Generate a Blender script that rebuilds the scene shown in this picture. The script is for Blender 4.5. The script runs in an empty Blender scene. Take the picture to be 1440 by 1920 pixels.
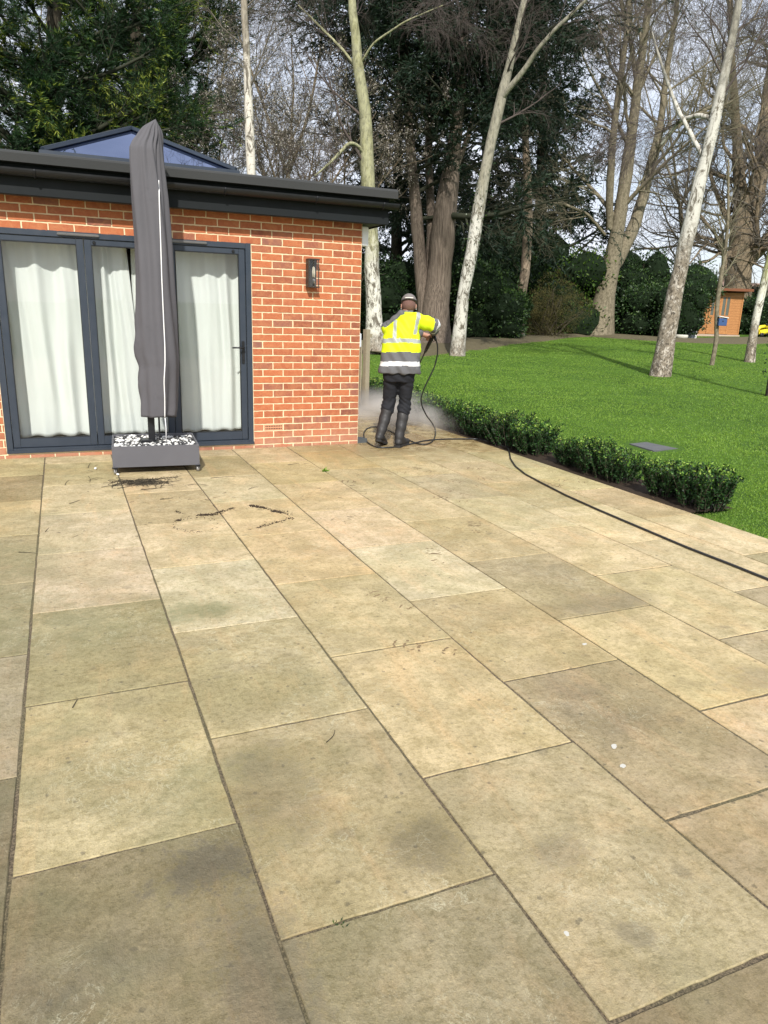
import bpy, bmesh, math, random
import numpy as np
from mathutils import Vector, Matrix
R = math.radians
C = bpy.context.scene.collection
sc = bpy.context.scene

# ------------------------------------------------------------------ camera
FPX, CAMP = 1368.18, np.array([-3.1171, -7.9302, 1.5111])
YAW, PIT, ROL = R(-23.7282), R(-15.3711), R(1.8544)
_f = np.array([-math.sin(YAW)*math.cos(PIT), math.cos(YAW)*math.cos(PIT), math.sin(PIT)])
_r = np.array([math.cos(YAW), math.sin(YAW), 0.0]); _u = np.cross(_r, _f)
_r2 = math.cos(ROL)*_r + math.sin(ROL)*_u; _u2 = -math.sin(ROL)*_r + math.cos(ROL)*_u
cam = bpy.data.objects.new('camera', bpy.data.cameras.new('camera')); C.objects.link(cam)
m = Matrix.Identity(4)
for i in range(3):
    m[i][0] = _r2[i]; m[i][1] = _u2[i]; m[i][2] = -_f[i]; m[i][3] = CAMP[i]
cam.matrix_world = m
cam.data.sensor_fit = 'VERTICAL'; cam.data.sensor_height = 24.0; cam.data.lens = FPX/1920*24.0
cam.data.clip_start = 0.05; cam.data.clip_end = 1500
sc.camera = cam

# ------------------------------------------------------------------ sky, sun, exposure
SUN_DIR = Vector((-0.36, -1.0, 0.92)).normalized()      # towards the sun
elev = math.asin(SUN_DIR.z); azim = math.atan2(SUN_DIR.x, SUN_DIR.y)
sc.view_settings.view_transform = 'Standard'; sc.view_settings.look = 'None'
sc.view_settings.gamma = 1.0; sc.view_settings.use_curve_mapping = False
sc.view_settings.exposure = EXPOSURE = 0.43
w = bpy.data.worlds.new('World'); sc.world = w; w.use_nodes = True
nt = w.node_tree; nt.nodes.clear()
def N(nt, t, **k):
    n = nt.nodes.new(t)
    for a, b in k.items(): setattr(n, a, b)
    return n
sky = N(nt, 'ShaderNodeTexSky', sky_type='NISHITA', sun_disc=False, sun_elevation=elev, sun_rotation=azim,
        air_density=1.0, dust_density=1.5, ozone_density=1.0)
tc = N(nt, 'ShaderNodeTexCoord'); mp = N(nt, 'ShaderNodeMapping'); mp.inputs['Scale'].default_value = (1.2, 1.2, 3.5)
cl = N(nt, 'ShaderNodeTexNoise'); cl.inputs['Scale'].default_value = 1.6; cl.inputs['Detail'].default_value = 9; cl.inputs['Roughness'].default_value = .62
cr = N(nt, 'ShaderNodeValToRGB'); cr.color_ramp.elements[0].position = .30; cr.color_ramp.elements[1].position = .58; cr.color_ramp.elements[0].color = (.34, .34, .34, 1)
mx = N(nt, 'ShaderNodeMix', data_type='RGBA'); mx.inputs[7].default_value = (6.3, 6.6, 7.4, 1)
bg = N(nt, 'ShaderNodeBackground'); bg.inputs['Strength'].default_value = 0.12
out = N(nt, 'ShaderNodeOutputWorld'); L = nt.links.new
L(tc.outputs['Generated'], mp.inputs['Vector']); L(mp.outputs[0], cl.inputs['Vector']); L(cl.outputs['Fac'], cr.inputs['Fac'])
L(cr.outputs['Color'], mx.inputs[0]); L(sky.outputs[0], mx.inputs[6]); L(mx.outputs[2], bg.inputs['Color']); L(bg.outputs[0], out.inputs[0])
sun = bpy.data.objects.new('sun', bpy.data.lights.new('sun', 'SUN')); C.objects.link(sun)
sun.data.energy = 4.0; sun.data.angle = R(1.2); sun.data.color = (1.0, .955, .885)
sun.rotation_euler = SUN_DIR.to_track_quat('Z', 'Y').to_euler()
sun.location = (-6, -14, 14)
sc.cycles.use_denoising = True
sc.cycles.max_bounces = 6; sc.cycles.transparent_max_bounces = 12; sc.cycles.volume_bounces = 2
sc.cycles.sample_clamp_indirect = 6

# ------------------------------------------------------------------ helpers
def tag(o, label=None, cat=None, group=None, kind=None):
    if label: o['label'] = label
    if cat: o['category'] = cat
    if group: o['group'] = group
    if kind: o['kind'] = kind
    return o
def empty(name, loc=(0, 0, 0), rz=0, label=None, cat=None, group=None):
    o = bpy.data.objects.new(name, None); C.objects.link(o)
    o.location = loc; o.rotation_euler = (0, 0, rz); o.empty_display_size = .1
    return tag(o, label, cat, group)
def link(name, me, mat=None, parent=None):
    o = bpy.data.objects.new(name, me); C.objects.link(o)
    for mm in (mat if isinstance(mat, (list, tuple)) else [mat]):
        if mm: me.materials.append(mm)
    if parent: o.parent = parent
    return o
def nmesh(name, V, F, mat=None, parent=None, smooth=False, attrs=None, midx=None, vattrs=None):
    """V (n,3); F list of int arrays (m,k) -> one object"""
    me = bpy.data.meshes.new(name)
    V = np.asarray(V, np.float32); F = [np.asarray(f, np.int32) for f in (F if isinstance(F, list) else [F]) if len(f)]
    me.vertices.add(len(V)); me.vertices.foreach_set('co', V.ravel())
    tot = sum(f.size for f in F); np_ = sum(len(f) for f in F)
    me.loops.add(tot); me.polygons.add(np_)
    me.loops.foreach_set('vertex_index', np.concatenate([f.ravel() for f in F]))
    st = []; o = 0
    for f in F:
        st.append(np.arange(len(f))*f.shape[1] + o); o += f.size
    me.polygons.foreach_set('loop_start', np.concatenate(st).astype(np.int32))
    if midx is not None: me.polygons.foreach_set('material_index', np.asarray(midx, np.int32))
    me.polygons.foreach_set('use_smooth', np.full(np_, bool(smooth)))
    me.update(calc_edges=True); me.validate()
    for k, a in (attrs or {}).items():
        a = np.asarray(a, np.float32)
        if a.ndim == 1:
            at = me.attributes.new(k, 'FLOAT', 'FACE'); at.data.foreach_set('value', a)
        else:
            at = me.attributes.new(k, 'FLOAT_COLOR', 'FACE')
            at.data.foreach_set('color', np.concatenate([a, np.ones((len(a), 1), np.float32)], 1).ravel())
    return link(name, me, mat, parent)
class MB:
    """collects boxes, tubes and rings, links them as one mesh"""
    def __init__(s): s.bm = bmesh.new()
    def box(s, c, size, bev=0, rz=0, rx=0, ry=0, mi=0):
        bm = bmesh.new(); bmesh.ops.create_cube(bm, size=1)
        for v in bm.verts: v.co = Vector((v.co.x*size[0], v.co.y*size[1], v.co.z*size[2]))
        if bev: bmesh.ops.bevel(bm, geom=bm.edges[:], offset=bev, segments=2, affect='EDGES')
        M = Matrix.Translation(c) @ Matrix.Rotation(rz, 4, 'Z') @ Matrix.Rotation(ry, 4, 'Y') @ Matrix.Rotation(rx, 4, 'X')
        bmesh.ops.transform(bm, matrix=M, verts=bm.verts); s.add(bm, mi)
        return s
    def b2(s, x0, x1, y0, y1, z0, z1, bev=0, mi=0):
        return s.box(((x0+x1)/2, (y0+y1)/2, (z0+z1)/2), (abs(x1-x0), abs(y1-y0), abs(z1-z0)), bev, mi=mi)
    def add(s, bm, mi=0):
        for f in bm.faces: f.material_index = mi
        me = bpy.data.meshes.new('t'); bm.to_mesh(me); bm.free(); s.bm.from_mesh(me); bpy.data.meshes.remove(me)
    def tube(s, pts, rad, sides=10, mi=0, cap=True, smooth=True):
        pts = np.asarray(pts, float); n = len(pts); rad = np.broadcast_to(np.asarray(rad, float), (n,))
        V, F = tubes(pts[None], rad[None], sides); vs = [s.bm.verts.new(v) for v in V]
        fs = [s.bm.faces.new([vs[i] for i in f]) for f in F]
        if cap:
            fs.append(s.bm.faces.new(vs[:sides][::-1])); fs.append(s.bm.faces.new(vs[-sides:]))
        for f in fs[:len(F)]: f.smooth = smooth
        for f in fs: f.material_index = mi
        return s
    def lathe(s, prof, c=(0, 0, 0), sides=20, M=None, mi=0):
        rings = []
        for r, z in prof:
            rg = []
            for k in range(sides):
                a = 2*math.pi*k/sides; p = Vector((r*math.cos(a), r*math.sin(a), z))
                if M is not None: p = M @ p
                rg.append(s.bm.verts.new(p + Vector(c)))
            rings.append(rg)
        for a, b in zip(rings, rings[1:]):
            for k in range(sides):
                f = s.bm.faces.new((a[k], a[(k+1) % sides], b[(k+1) % sides], b[k])); f.smooth = True; f.material_index = mi
        for rg, rev in ((rings[0], True), (rings[-1], False)):
            f = s.bm.faces.new(rg[::-1] if rev else rg); f.material_index = mi
        return s
    def prism(s, poly, z0, z1, mi=0, axis='Z', at=0):
        lo = [s.bm.verts.new(Vector((x, y, z0))) for x, y in poly]; hi = [s.bm.verts.new(Vector((x, y, z1))) for x, y in poly]
        n = len(poly); fs = [s.bm.faces.new(lo[::-1]), s.bm.faces.new(hi)]
        for k in range(n): fs.append(s.bm.faces.new((lo[k], lo[(k+1) % n], hi[(k+1) % n], hi[k])))
        for f in fs: f.material_index = mi
        return s
    def build(s, name, mat, parent=None, subd=0):
        bmesh.ops.recalc_face_normals(s.bm, faces=s.bm.faces[:])
        me = bpy.data.meshes.new(name); s.bm.to_mesh(me); s.bm.free()
        o = link(name, me, mat, parent)
        if subd:
            md = o.modifiers.new('s', 'SUBSURF'); md.levels = md.render_levels = subd
        return o
def norm(a): return a/(np.linalg.norm(a, axis=-1, keepdims=True)+1e-9)
def tubes(P, Rd, sides):
    """P (N,n,3), Rd (N,n) -> verts, quads"""
    Nn, n, _ = P.shape
    T = norm(np.gradient(P, axis=1)); m = norm(P[:, -1]-P[:, 0])
    ref = np.where(np.abs(m[:, 2:3]) > .8, np.array([[1., 0.1, 0]]), np.array([[0.1, 0, 1.]]))
    U = norm(np.cross(T, ref[:, None, :])); W = np.cross(T, U)
    a = np.arange(sides)*2*math.pi/sides
    V = P[:, :, None, :] + Rd[:, :, None, None]*(U[:, :, None, :]*np.cos(a)[None, None, :, None]+W[:, :, None, :]*np.sin(a)[None, None, :, None])
    idx = np.arange(Nn*n*sides).reshape(Nn, n, sides)
    A = idx[:, :-1, :]; B = np.roll(A, -1, 2); D = idx[:, 1:, :]; E = np.roll(D, -1, 2)
    return V.reshape(-1, 3), np.stack([A, B, E, D], -1).reshape(-1, 4)
def joinVF(parts):
    V = []; F = []; o = 0
    for v, f in parts:
        V.append(v); F.append(f+o); o += len(v)
    return np.concatenate(V), np.concatenate(F)
def grow(rng, P0, D0, Ln, n, wander=.15, pull=(0, 0, 0), pullg=0.0):
    P = [P0]; d = norm(D0); st = (Ln/n)[:, None]; pull = np.asarray(pull, float)
    for i in range(n):
        d = norm(d + rng.normal(0, wander, d.shape) + pull*(1+pullg*i))
        P.append(P[-1]+d*st)
    return np.stack(P, 1)
def spawn(rng, P, Rd, Ln, k, t0=.2, t1=1., ang=(.5, 1.0), lr=(.4, .7), rr=.6, rmin=.003, tip=.5):
    Nn, n, _ = P.shape; pi = np.repeat(np.arange(Nn), k); M = len(pi)
    t = rng.uniform(t0, t1, M)*(n-1); i = np.minimum(t.astype(int), n-2); fr = (t-i)[:, None]
    p = P[pi, i]*(1-fr)+P[pi, i+1]*fr; d = norm(P[pi, i+1]-P[pi, i]); r = Rd[pi, i]*(1-fr[:, 0])+Rd[pi, i+1]*fr[:, 0]
    q = norm(np.cross(d, rng.normal(0, 1, d.shape))); a = rng.uniform(ang[0], ang[1], M)[:, None]
    D = d*np.cos(a)+q*np.sin(a); tt = t/(n-1)
    return p, D, Ln[pi]*rng.uniform(lr[0], lr[1], M)*(1-tip*tt), np.maximum(r*rr, rmin), pi
def taper(r0, n, k=.35):
    return r0[:, None]*np.linspace(1, k, n)[None, :]
def resample(pts, rad, n):
    pts = np.asarray(pts, float); rad = np.asarray(rad, float)
    s = np.concatenate([[0], np.cumsum(np.linalg.norm(np.diff(pts, axis=0), axis=1))])
    # smooth (Catmull-Rom like) by cubic through chord length
    t = np.linspace(0, s[-1], n); out = np.stack([np.interp(t, s, pts[:, k]) for k in range(3)], 1)
    for _ in range(2): out[1:-1] = .25*out[:-2]+.5*out[1:-1]+.25*out[2:]
    return out, np.interp(t, s, rad)
# pixel rays of the 1440 x 1920 photograph: used to find where a thing stands
def ray(u, v): return _f + _r2*(u-720)/FPX - _u2*(v-960)/FPX
def on(u, v, ax, val):
    d = ray(u, v); return CAMP + d*((val-CAMP[ax])/d[ax])
def sm(a, b, x):
    t = np.clip((x-a)/(b-a), 0, 1); return t*t*(3-2*t)
def terr(x, y):
    x = np.asarray(x, float); y = np.asarray(y, float)
    r = np.hypot(x+3, y+8); h = .030*(np.log1p(np.exp((r-9.5)*1.2))/1.2)
    h = np.where(r > 42, .030*32.5+ (r-42)*.004, h)
    m_ = np.maximum(sm(1.7, 4.0, x), sm(8, 14, y))
    return h*m_ + .012*np.sin(x*.9+1)*np.sin(y*.7)*sm(2.2, 5, x) - .03*(1-m_)
def grd(u, v):
    d = ray(u, v); t = 3.
    for _ in range(4000):
        p = CAMP+d*t
        if p[2] <= terr(p[0], p[1]): break
        t += .02
    return p
FH = norm(np.array([_f[0], _f[1], 0.])); 
def dep(p): return float((np.asarray(p)-CAMP) @ FH)
def atD(u, v, D):
    d = ray(u, v); return CAMP + d*(D/(d @ FH))

# ------------------------------------------------------------------ materials
def s2l(c): return tuple(((x/255)/12.92 if x/255 <= .04045 else ((x/255+.055)/1.055)**2.4) for x in c)
class G:
    """tiny node graph builder"""
    def __init__(s, name, rough=.6, spec=.5):
        s.m = bpy.data.materials.new(name); s.m.use_nodes = True; s.t = s.m.node_tree; s.t.nodes.clear()
        s.b = s.n('ShaderNodeBsdfPrincipled'); s.o = s.n('ShaderNodeOutputMaterial'); s.l(s.b.outputs[0], s.o.inputs[0])
        s.b.inputs['Roughness'].default_value = rough; s.b.inputs['Specular IOR Level'].default_value = spec
        s.tc = s.n('ShaderNodeTexCoord')
    def n(s, t, **k): return N(s.t, t, **k)
    def l(s, a, b): s.t.links.new(a, b)
    def set(s, inp, v):
        if hasattr(v, 'node'): s.l(v, inp)
        else:
            try: inp.default_value = v
            except Exception: inp.default_value = (*v, 1)
    def co(s, which='Object', scale=(1, 1, 1), loc=(0, 0, 0), rot=(0, 0, 0)):
        mp = s.n('ShaderNodeMapping'); mp.inputs['Scale'].default_value = scale; mp.inputs['Location'].default_value = loc
        mp.inputs['Rotation'].default_value = rot
        s.l(s.tc.outputs[which], mp.inputs[0]); return mp.outputs[0]
    def noise(s, sc_, det=4, rough=.55, vec=None, dist=0):
        n = s.n('ShaderNodeTexNoise'); n.inputs['Scale'].default_value = sc_; n.inputs['Detail'].default_value = det
        n.inputs['Roughness'].default_value = rough; n.inputs['Distortion'].default_value = dist
        if vec is None: vec = s.tc.outputs['Object']
        s.l(vec, n.inputs['Vector']); return n.outputs['Fac']
    def voro(s, sc_, vec=None, feat='F1', out='Distance', rnd=1):
        n = s.n('ShaderNodeTexVoronoi', feature=feat); n.inputs['Scale'].default_value = sc_; n.inputs['Randomness'].default_value = rnd
        if vec is None: vec = s.tc.outputs['Object']
        s.l(vec, n.inputs['Vector']); return n.outputs[out]
    def ramp(s, fac, stops):
        n = s.n('ShaderNodeValToRGB'); e = n.color_ramp.elements
        while len(e) < len(stops): e.new(.5)
        for i, (p, c) in enumerate(stops):
            e[i].position = p; e[i].color = (c, c, c, 1) if isinstance(c, (int, float)) else (*c[:3], 1)
        s.l(fac, n.inputs[0]); return n.outputs[0]
    def mix(s, fac, a, b, mode='MIX'):
        n = s.n('ShaderNodeMix', data_type='RGBA', blend_type=mode); s.set(n.inputs[0], fac); s.set(n.inputs[6], a); s.set(n.inputs[7], b); return n.outputs[2]
    def math(s, op, a, b=0, c=None, clamp=False):
        n = s.n('ShaderNodeMath', operation=op, use_clamp=clamp); s.set(n.inputs[0], a); s.set(n.inputs[1], b)
        if c is not None: s.set(n.inputs[2], c)
        return n.outputs[0]
    def mrange(s, v, a, b, c=0, d=1):
        n = s.n('ShaderNodeMapRange', interpolation_type='SMOOTHSTEP'); s.set(n.inputs[0], v)
        for i, x in enumerate((a, b, c, d)): n.inputs[i+1].default_value = x
        return n.outputs[0]
    def attr(s, name, out='Fac'): return s.n('ShaderNodeAttribute', attribute_name=name).outputs[out]
    def sep(s, vec=None):
        n = s.n('ShaderNodeSeparateXYZ'); s.l(vec if vec is not None else s.tc.outputs['Object'], n.inputs[0]); return n.outputs
    def col(s, c): s.set(s.b.inputs['Base Color'], c); return s
    def rough(s, c): s.set(s.b.inputs['Roughness'], c); return s
    def bump(s, h, strength=.3, dist=.01):
        n = s.n('ShaderNodeBump'); n.inputs['Strength'].default_value = strength; n.inputs['Distance'].default_value = dist
        s.l(h, n.inputs['Height']); s.l(n.outputs[0], s.b.inputs['Normal']); return s
def plain(name, c, rough=.5, metal=0, spec=.5, var=.12, vs=6, bump=0, bs=80):
    g = G(name, rough, spec); g.b.inputs['Metallic'].default_value = metal
    lo = tuple(x*(1-var) for x in c); hi = tuple(min(1, x*(1+var)) for x in c)
    g.col(g.mix(g.noise(vs, 6, .65), lo, hi))
    g.rough(g.mrange(g.noise(vs*3, 4), .3, .7, max(0, rough-.08), min(1, rough+.1)))
    if bump: g.bump(g.noise(bs, 4), bump, .004)
    return g.m
M = {}
# ------------------------------------------------------------------ material library
M['metal_dark'] = plain('anthracite_powder_coat', s2l((44, 53, 65)), .42, 0, .5, .06, 3)
M['black_plastic'] = plain('black_plastic', (.009, .010, .012), .42, 0, .4, .2, 5)
M['fascia'] = plain('fascia_grey', (.012, .0145, .016), .6, 0, .15, .12, 2)
M['soffit'] = plain('soffit_grey', (.05, .055, .055), .6)
g = G('mineral_felt', .95); v = g.noise(260, 3, .8); 
g.col(g.mix(g.mrange(v, .35, .68), (.03, .032, .032), g.mix(g.noise(1.5, 5), (.048, .048, .046), (.028, .030, .030)))); g.bump(v, .6, .004); M['felt'] = g.m
g = G('mortar', .95); v = g.noise(90, 5, .7)
g.col(g.mix(g.noise(3, 5, .6), (.64, .50, .31), (.80, .66, .44))); g.bump(v, .5, .004); M['mortar'] = g.m
g = G('red_brick', .9, .3)
rn = g.attr('rnd'); base = g.ramp(rn, [(0, (.17, .062, .045)), (.22, (.33, .100, .048)), (.55, (.43, .130, .055)), (.8, (.31, .105, .060)), (1, (.20, .095, .080))])
v = g.noise(14, 6, .7, dist=.6); sp = g.noise(70, 4, .7)
b1 = g.mix(g.mrange(v, .35, .7), base, g.mix(.5, base, (.50, .22, .10)))
b2 = g.mix(g.mrange(sp, .55, .75, 0, .5), b1, (.16, .045, .03))
stain = g.mrange(g.math('ADD', g.sep()[2], g.math('MULTIPLY', g.noise(4, 5), .25)), .12, .48, .65, 0)
b3 = g.mix(g.math('MULTIPLY', stain, g.mrange(g.noise(9, 5, .7), .3, .65, .35, 1)), b2, (.44, .25, .17))
g.col(b3); g.bump(g.math('ADD', g.noise(45, 6, .7), g.math('MULTIPLY', v, .7)), .5, .006); M['brick'] = g.m

# sandstone: tint comes from the face attribute; mottling, algae, lime veins, black lichen spots
g = G('indian_sandstone', .75, .35)
tint = g.attr('tint', 'Color'); P = g.tc.outputs['Object']; sx = g.sep()
wv = g.noise(3.1, 7, .72, dist=.25); fine = g.noise(42, 6, .8); med = g.noise(9, 6, .75, dist=.1)
c = g.mix(g.mrange(wv, .34, .66), g.mix(1, tint, (.80, .79, .73), 'MULTIPLY'), g.mix(1, tint, (1.16, 1.14, 1.10), 'MULTIPLY'))
lf = g.noise(1.15, 6, .68, vec=g.co('Object', loc=(11, 2, 0)), dist=.4); c = g.mix(g.mrange(lf, .44, .60, 0, .55), c, g.mix(1, c, (.76, .78, .66), 'MULTIPLY')); lp = g.noise(1.9, 6, .7, vec=g.co('Object', loc=(3, 9, 0))); c = g.mix(g.mrange(lp, .50, .66, 0, .6), c, g.mix(1, c, (1.08, .96, .86), 'MULTIPLY'))
c = g.mix(g.mrange(med, .44, .64, 0, .7), c, g.mix(1, tint, (.70, .68, .56), 'MULTIPLY'))
st = g.noise(5.5, 7, .7, vec=g.co('Object', (1.0, .16, 1), rot=(0, 0, .5)), dist=.5)       # riven sediment streaks
c = g.mix(g.mrange(st, .52, .68, 0, .5), c, g.mix(1, tint, (1.14, .98, .84), 'MULTIPLY'))
c = g.mix(g.mrange(fine, .46, .62, 0, .6), c, g.mix(1, c, (.58, .57, .48), 'MULTIPLY'))
c = g.mix(g.mrange(g.noise(120, 3, .8), .54, .66, 0, .6), c, g.mix(1, c, (1.35, 1.32, 1.25), 'MULTIPLY'))
c = g.mix(g.mrange(g.noise(330, 3, .85), .50, .66, 0, .5), c, g.mix(1, c, (.60, .58, .50), 'MULTIPLY')); c = g.mix(g.mrange(g.noise(210, 4, .8, vec=g.co('Object', (1, .35, 1), loc=(4, 4, 0))), .52, .66, 0, .4), c, g.mix(1, c, (1.28, 1.26, 1.2), 'MULTIPLY'))
alg = g.math('MULTIPLY', g.mrange(g.noise(.75, 5, .6), .50, .64), g.mrange(g.noise(5, 6, .75), .35, .6, .3, 1))
left = g.mrange(sx[0], -2.6, -1.2, 1, .12)
c = g.mix(g.math('MULTIPLY', g.math('MULTIPLY', alg, left), .50), c, (.165, .165, .085))
dk = g.math('MULTIPLY', g.mrange(g.noise(.85, 6, .6, vec=g.co('Object', loc=(7, 3, 0))), .54, .70), g.mrange(sx[1], -3.6, -5.4, 0, 1))
c = g.mix(g.math('MULTIPLY', dk, .45), c, (.085, .076, .058))
vd = g.noise(7.5, 6, .65, vec=g.co('Object', loc=(2, 1, 0)), dist=1.6)                        # lime veins
vein = g.mrange(g.math('ABSOLUTE', g.math('SUBTRACT', vd, .5)), .0, .014, 1, 0)
vm = g.math('MULTIPLY', g.mrange(g.noise(1.3, 4, vec=g.co('Object', loc=(5, 8, 0))), .47, .60), g.mrange(g.noise(11, 3), .38, .52))
for (u_, v_), r_v in (((240, 1450), .40), ((20, 1270), .15)):
    d_ = ray(u_, v_); p_ = CAMP-d_*(CAMP[2]/d_[2]); dv = g.n('ShaderNodeVectorMath', operation='DISTANCE'); g.l(P, dv.inputs[0]); dv.inputs[1].default_value = (float(p_[0]), float(p_[1]), 0); vm = g.math('MAXIMUM', vm, g.math('MULTIPLY', g.mrange(g.math('ADD', dv.outputs['Value'], g.math('MULTIPLY', med, .3)), r_v*.7, r_v*1.3, 1, 0), .9))
c = g.mix(g.math('MULTIPLY', g.math('MULTIPLY', vein, vm), .36), c, (.62, .60, .44))
spd = g.voro(3.2, vec=g.co('Object', loc=(1, 4, 0))); spn = g.math('ADD', spd, g.math('MULTIPLY', g.noise(34, 4, .7), .26))
c = g.mix(g.mrange(spn, .17, .25, .32, 0), c, (.10, .088, .06))
spd = g.voro(14, vec=g.co('Object', loc=(1, 2, 0))); spn = g.math('ADD', spd, g.math('MULTIPLY', g.noise(90, 3, .7), .3))
c = g.mix(g.mrange(spn, .22, .28, .55, 0), c, (.09, .078, .05))
#wspd = g.voro(1.35, vec=g.co('Object', loc=(.3, .6, 0))); c = g.mix(g.mrange(g.math('ADD', wspd, g.math('MULTIPLY', g.noise(40, 3), .05)), .045, .062, .7, 0), c, (.78, .78, .74))
for (u_, v_), rx_, ry_, am_, cc_ in (((385, 1625), .15, .11, .55, (.045, .042, .040)), ((800, 1580), .13, .12, .45, (.075, .065, .042)), ((375, 1145), .22, .12, .6, (.10, .115, .042)), ((520, 1470), .14, .30, .35, (.10, .088, .062)), ((500, 1830), .12, .3, .45, (.07, .065, .052)), ((1190, 1750), .05, .05, .5, (.09, .078, .05)), ((1050, 1600), .10, .07, .35, (.08, .07, .05)), ((1130, 1130), .35, .12, .35, (.13, .11, .07)), ((1430, 1270), .2, .1, .4, (.12, .10, .07)), ((960, 830), .5, .5, .0, (.1, .1, .1))):
    d_ = ray(u_, v_); p_ = CAMP-d_*(CAMP[2]/d_[2]); dx = g.math('DIVIDE', g.math('SUBTRACT', sx[0], float(p_[0])), rx_); dy = g.math('DIVIDE', g.math('SUBTRACT', sx[1], float(p_[1])), ry_)
    rr_ = g.math('ADD', g.math('SQRT', g.math('ADD', g.math('MULTIPLY', dx, dx), g.math('MULTIPLY', dy, dy))), g.math('MULTIPLY', g.math('SUBTRACT', g.math('ADD', g.math('MULTIPLY', med, .6), g.math('MULTIPLY', fine, .4)), .5), 5.5))
    if am_: c = g.mix(g.mrange(rr_, .45, 1.15, am_*.85, 0), c, cc_)
# freshly washed and still wet stone round the corner of the house
wx = g.math('ADD', sx[1], g.math('MULTIPLY', g.math('SUBTRACT', g.noise(2.2, 5, .65), .5), 1.6))
wet = g.math('MULTIPLY', g.mrange(wx, -1.35, -.35), g.mrange(sx[0], -1.2, .1))
wn = g.mrange(g.noise(6, 6, .75), .36, .6, .15, 1)
c = g.mix(g.math('MULTIPLY', g.math('MULTIPLY', wet, wn), .72), c, (.22, .145, .060))
g.col(c); g.rough(g.mix(wet, g.mrange(fine, .3, .7, .62, .85), g.mrange(wn, 0, 1, .5, .22)))
h = g.math('ADD', g.math('MULTIPLY', wv, 1.2), g.math('ADD', g.math('MULTIPLY', fine, .22), g.math('MULTIPLY', st, .5)))
g.bump(g.math('ADD', h, g.math('MULTIPLY', g.noise(210, 3, .8), .12)), .85, .016); M['stone'] = g.m
g = G('joint_grit', .95); v = g.noise(160, 4, .8)
jm = g.mrange(g.noise(1.6, 5, .6), .40, .62)
g.col(g.mix(jm, g.mix(g.mrange(v, .4, .62), (.055, .042, .026), (.20, .155, .095)), g.mix(g.mrange(v, .4, .65), (.07, .062, .03), (.20, .17, .09)))); g.bump(v, .8, .006); M['joint'] = g.m
M['mud'] = plain('dried_mud', (.20, .145, .08), .95, 0, .2, .25, 60)
M['soil'] = plain('dark_soil', (.035, .024, .016), .95, 0, .2, .4, 40, .5)
g = G('earth_bed', .95); g.col(g.mix(g.noise(6, 7, .75), (.055, .050, .024), (.17, .14, .075))); g.bump(g.noise(30, 6, .8), .8, .03); M['bed'] = g.m
g = G('turf', .9, .2); a = g.noise(.35, 5, .6); b = g.noise(2.2, 6, .7); f_ = g.noise(60, 4, .8)
c = g.mix(g.mrange(a, .38, .62), (.055, .12, .014), (.09, .18, .02)); c = g.mix(g.mrange(b, .40, .66, 0, .8), c, (.11, .215, .024)); c = g.mix(g.mrange(f_, .35, .6, .6, 0), c, (.012, .035, .004))
g.col(c); g.bump(f_, .9, .03); M['turf'] = g.m
def leafmat(name, stops, rough=.5, spec=.4, trans=.25, attr='rnd'):
    g = G(name, rough, spec); c = g.ramp(g.attr(attr), stops); g.col(c)
    if trans:
        t = g.n('ShaderNodeBsdfTranslucent'); g.l(g.mix(1, c, (1.25, 1.25, .55), 'MULTIPLY'), t.inputs[0]); x = g.n('ShaderNodeMixShader'); x.inputs[0].default_value = trans
        g.l(g.b.outputs[0], x.inputs[1]); g.l(t.outputs[0], x.inputs[2]); g.l(x.outputs[0], g.o.inputs[0])
    return g.m
M['grass'] = leafmat('grass_blade', [(0, (.10, .195, .028)), (.4, (.145, .26, .035)), (.75, (.215, .34, .05)), (1, (.28, .35, .09))], .55, .3, .3)
M['box'] = leafmat('box_leaf', [(0, (.006, .022, .006)), (.55, (.024, .072, .015)), (.66, (.06, .15, .022)), (.80, (.18, .33, .045)), (1, (.36, .48, .10))], .55, .35, .2)
M['laurel'] = leafmat('laurel_leaf', [(0, (.008, .022, .007)), (.6, (.022, .055, .013)), (1, (.065, .115, .028))], .5, .35, .15)
M['rhodo'] = leafmat('yellow_green_leaf', [(0, (.014, .045, .008)), (.6, (.06, .12, .015)), (1, (.17, .24, .03))], .45, .4, .25)
M['cypress'] = leafmat('cypress_leaf', [(0, (.006, .022, .010)), (.5, (.020, .055, .015)), (.8, (.08, .14, .022)), (1, (.24, .28, .04))], .6, .3, .2)
M['cedar'] = leafmat('cedar_leaf', [(0, (.008, .020, .012)), (.7, (.020, .045, .020)), (1, (.05, .075, .028))], .6, .3, .15)
M['blossom'] = leafmat('blossom_petal', [(0, (.35, .30, .26)), (.5, (.62, .57, .52)), (1, (.85, .80, .78))], .6, .3, .3)
M['shrubtwig'] = leafmat('brown_green_leaf', [(0, (.035, .035, .014)), (.6, (.09, .08, .025)), (1, (.17, .14, .04))], .7, .3, .2)
M['ivy'] = leafmat('ivy_leaf', [(0, (.008, .025, .006)), (.7, (.03, .07, .012)), (1, (.08, .14, .03))], .4, .5, .2)
def bark(name, lo, hi, sc_=(6, 6, 1.2), extra=None, bumps=.8):
    g = G(name, .92, .2); v = g.noise(4, 6, .7, vec=g.co('Object', sc_), dist=.6); f2 = g.noise(9, 5, .7, vec=g.co('Object', (3, 3, 1)))
    c = g.mix(g.mrange(v, .35, .65), lo, hi); c = g.mix(g.mrange(f2, .45, .7, 0, .5), c, tuple(x*.6 for x in hi))
    if extra: c = extra(g, c)
    g.col(c); g.bump(v, bumps, .03); return g.m
M['bark_cedar'] = bark('fibrous_red_bark', (.065, .050, .038), (.235, .19, .15), (12, 12, .30))
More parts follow.
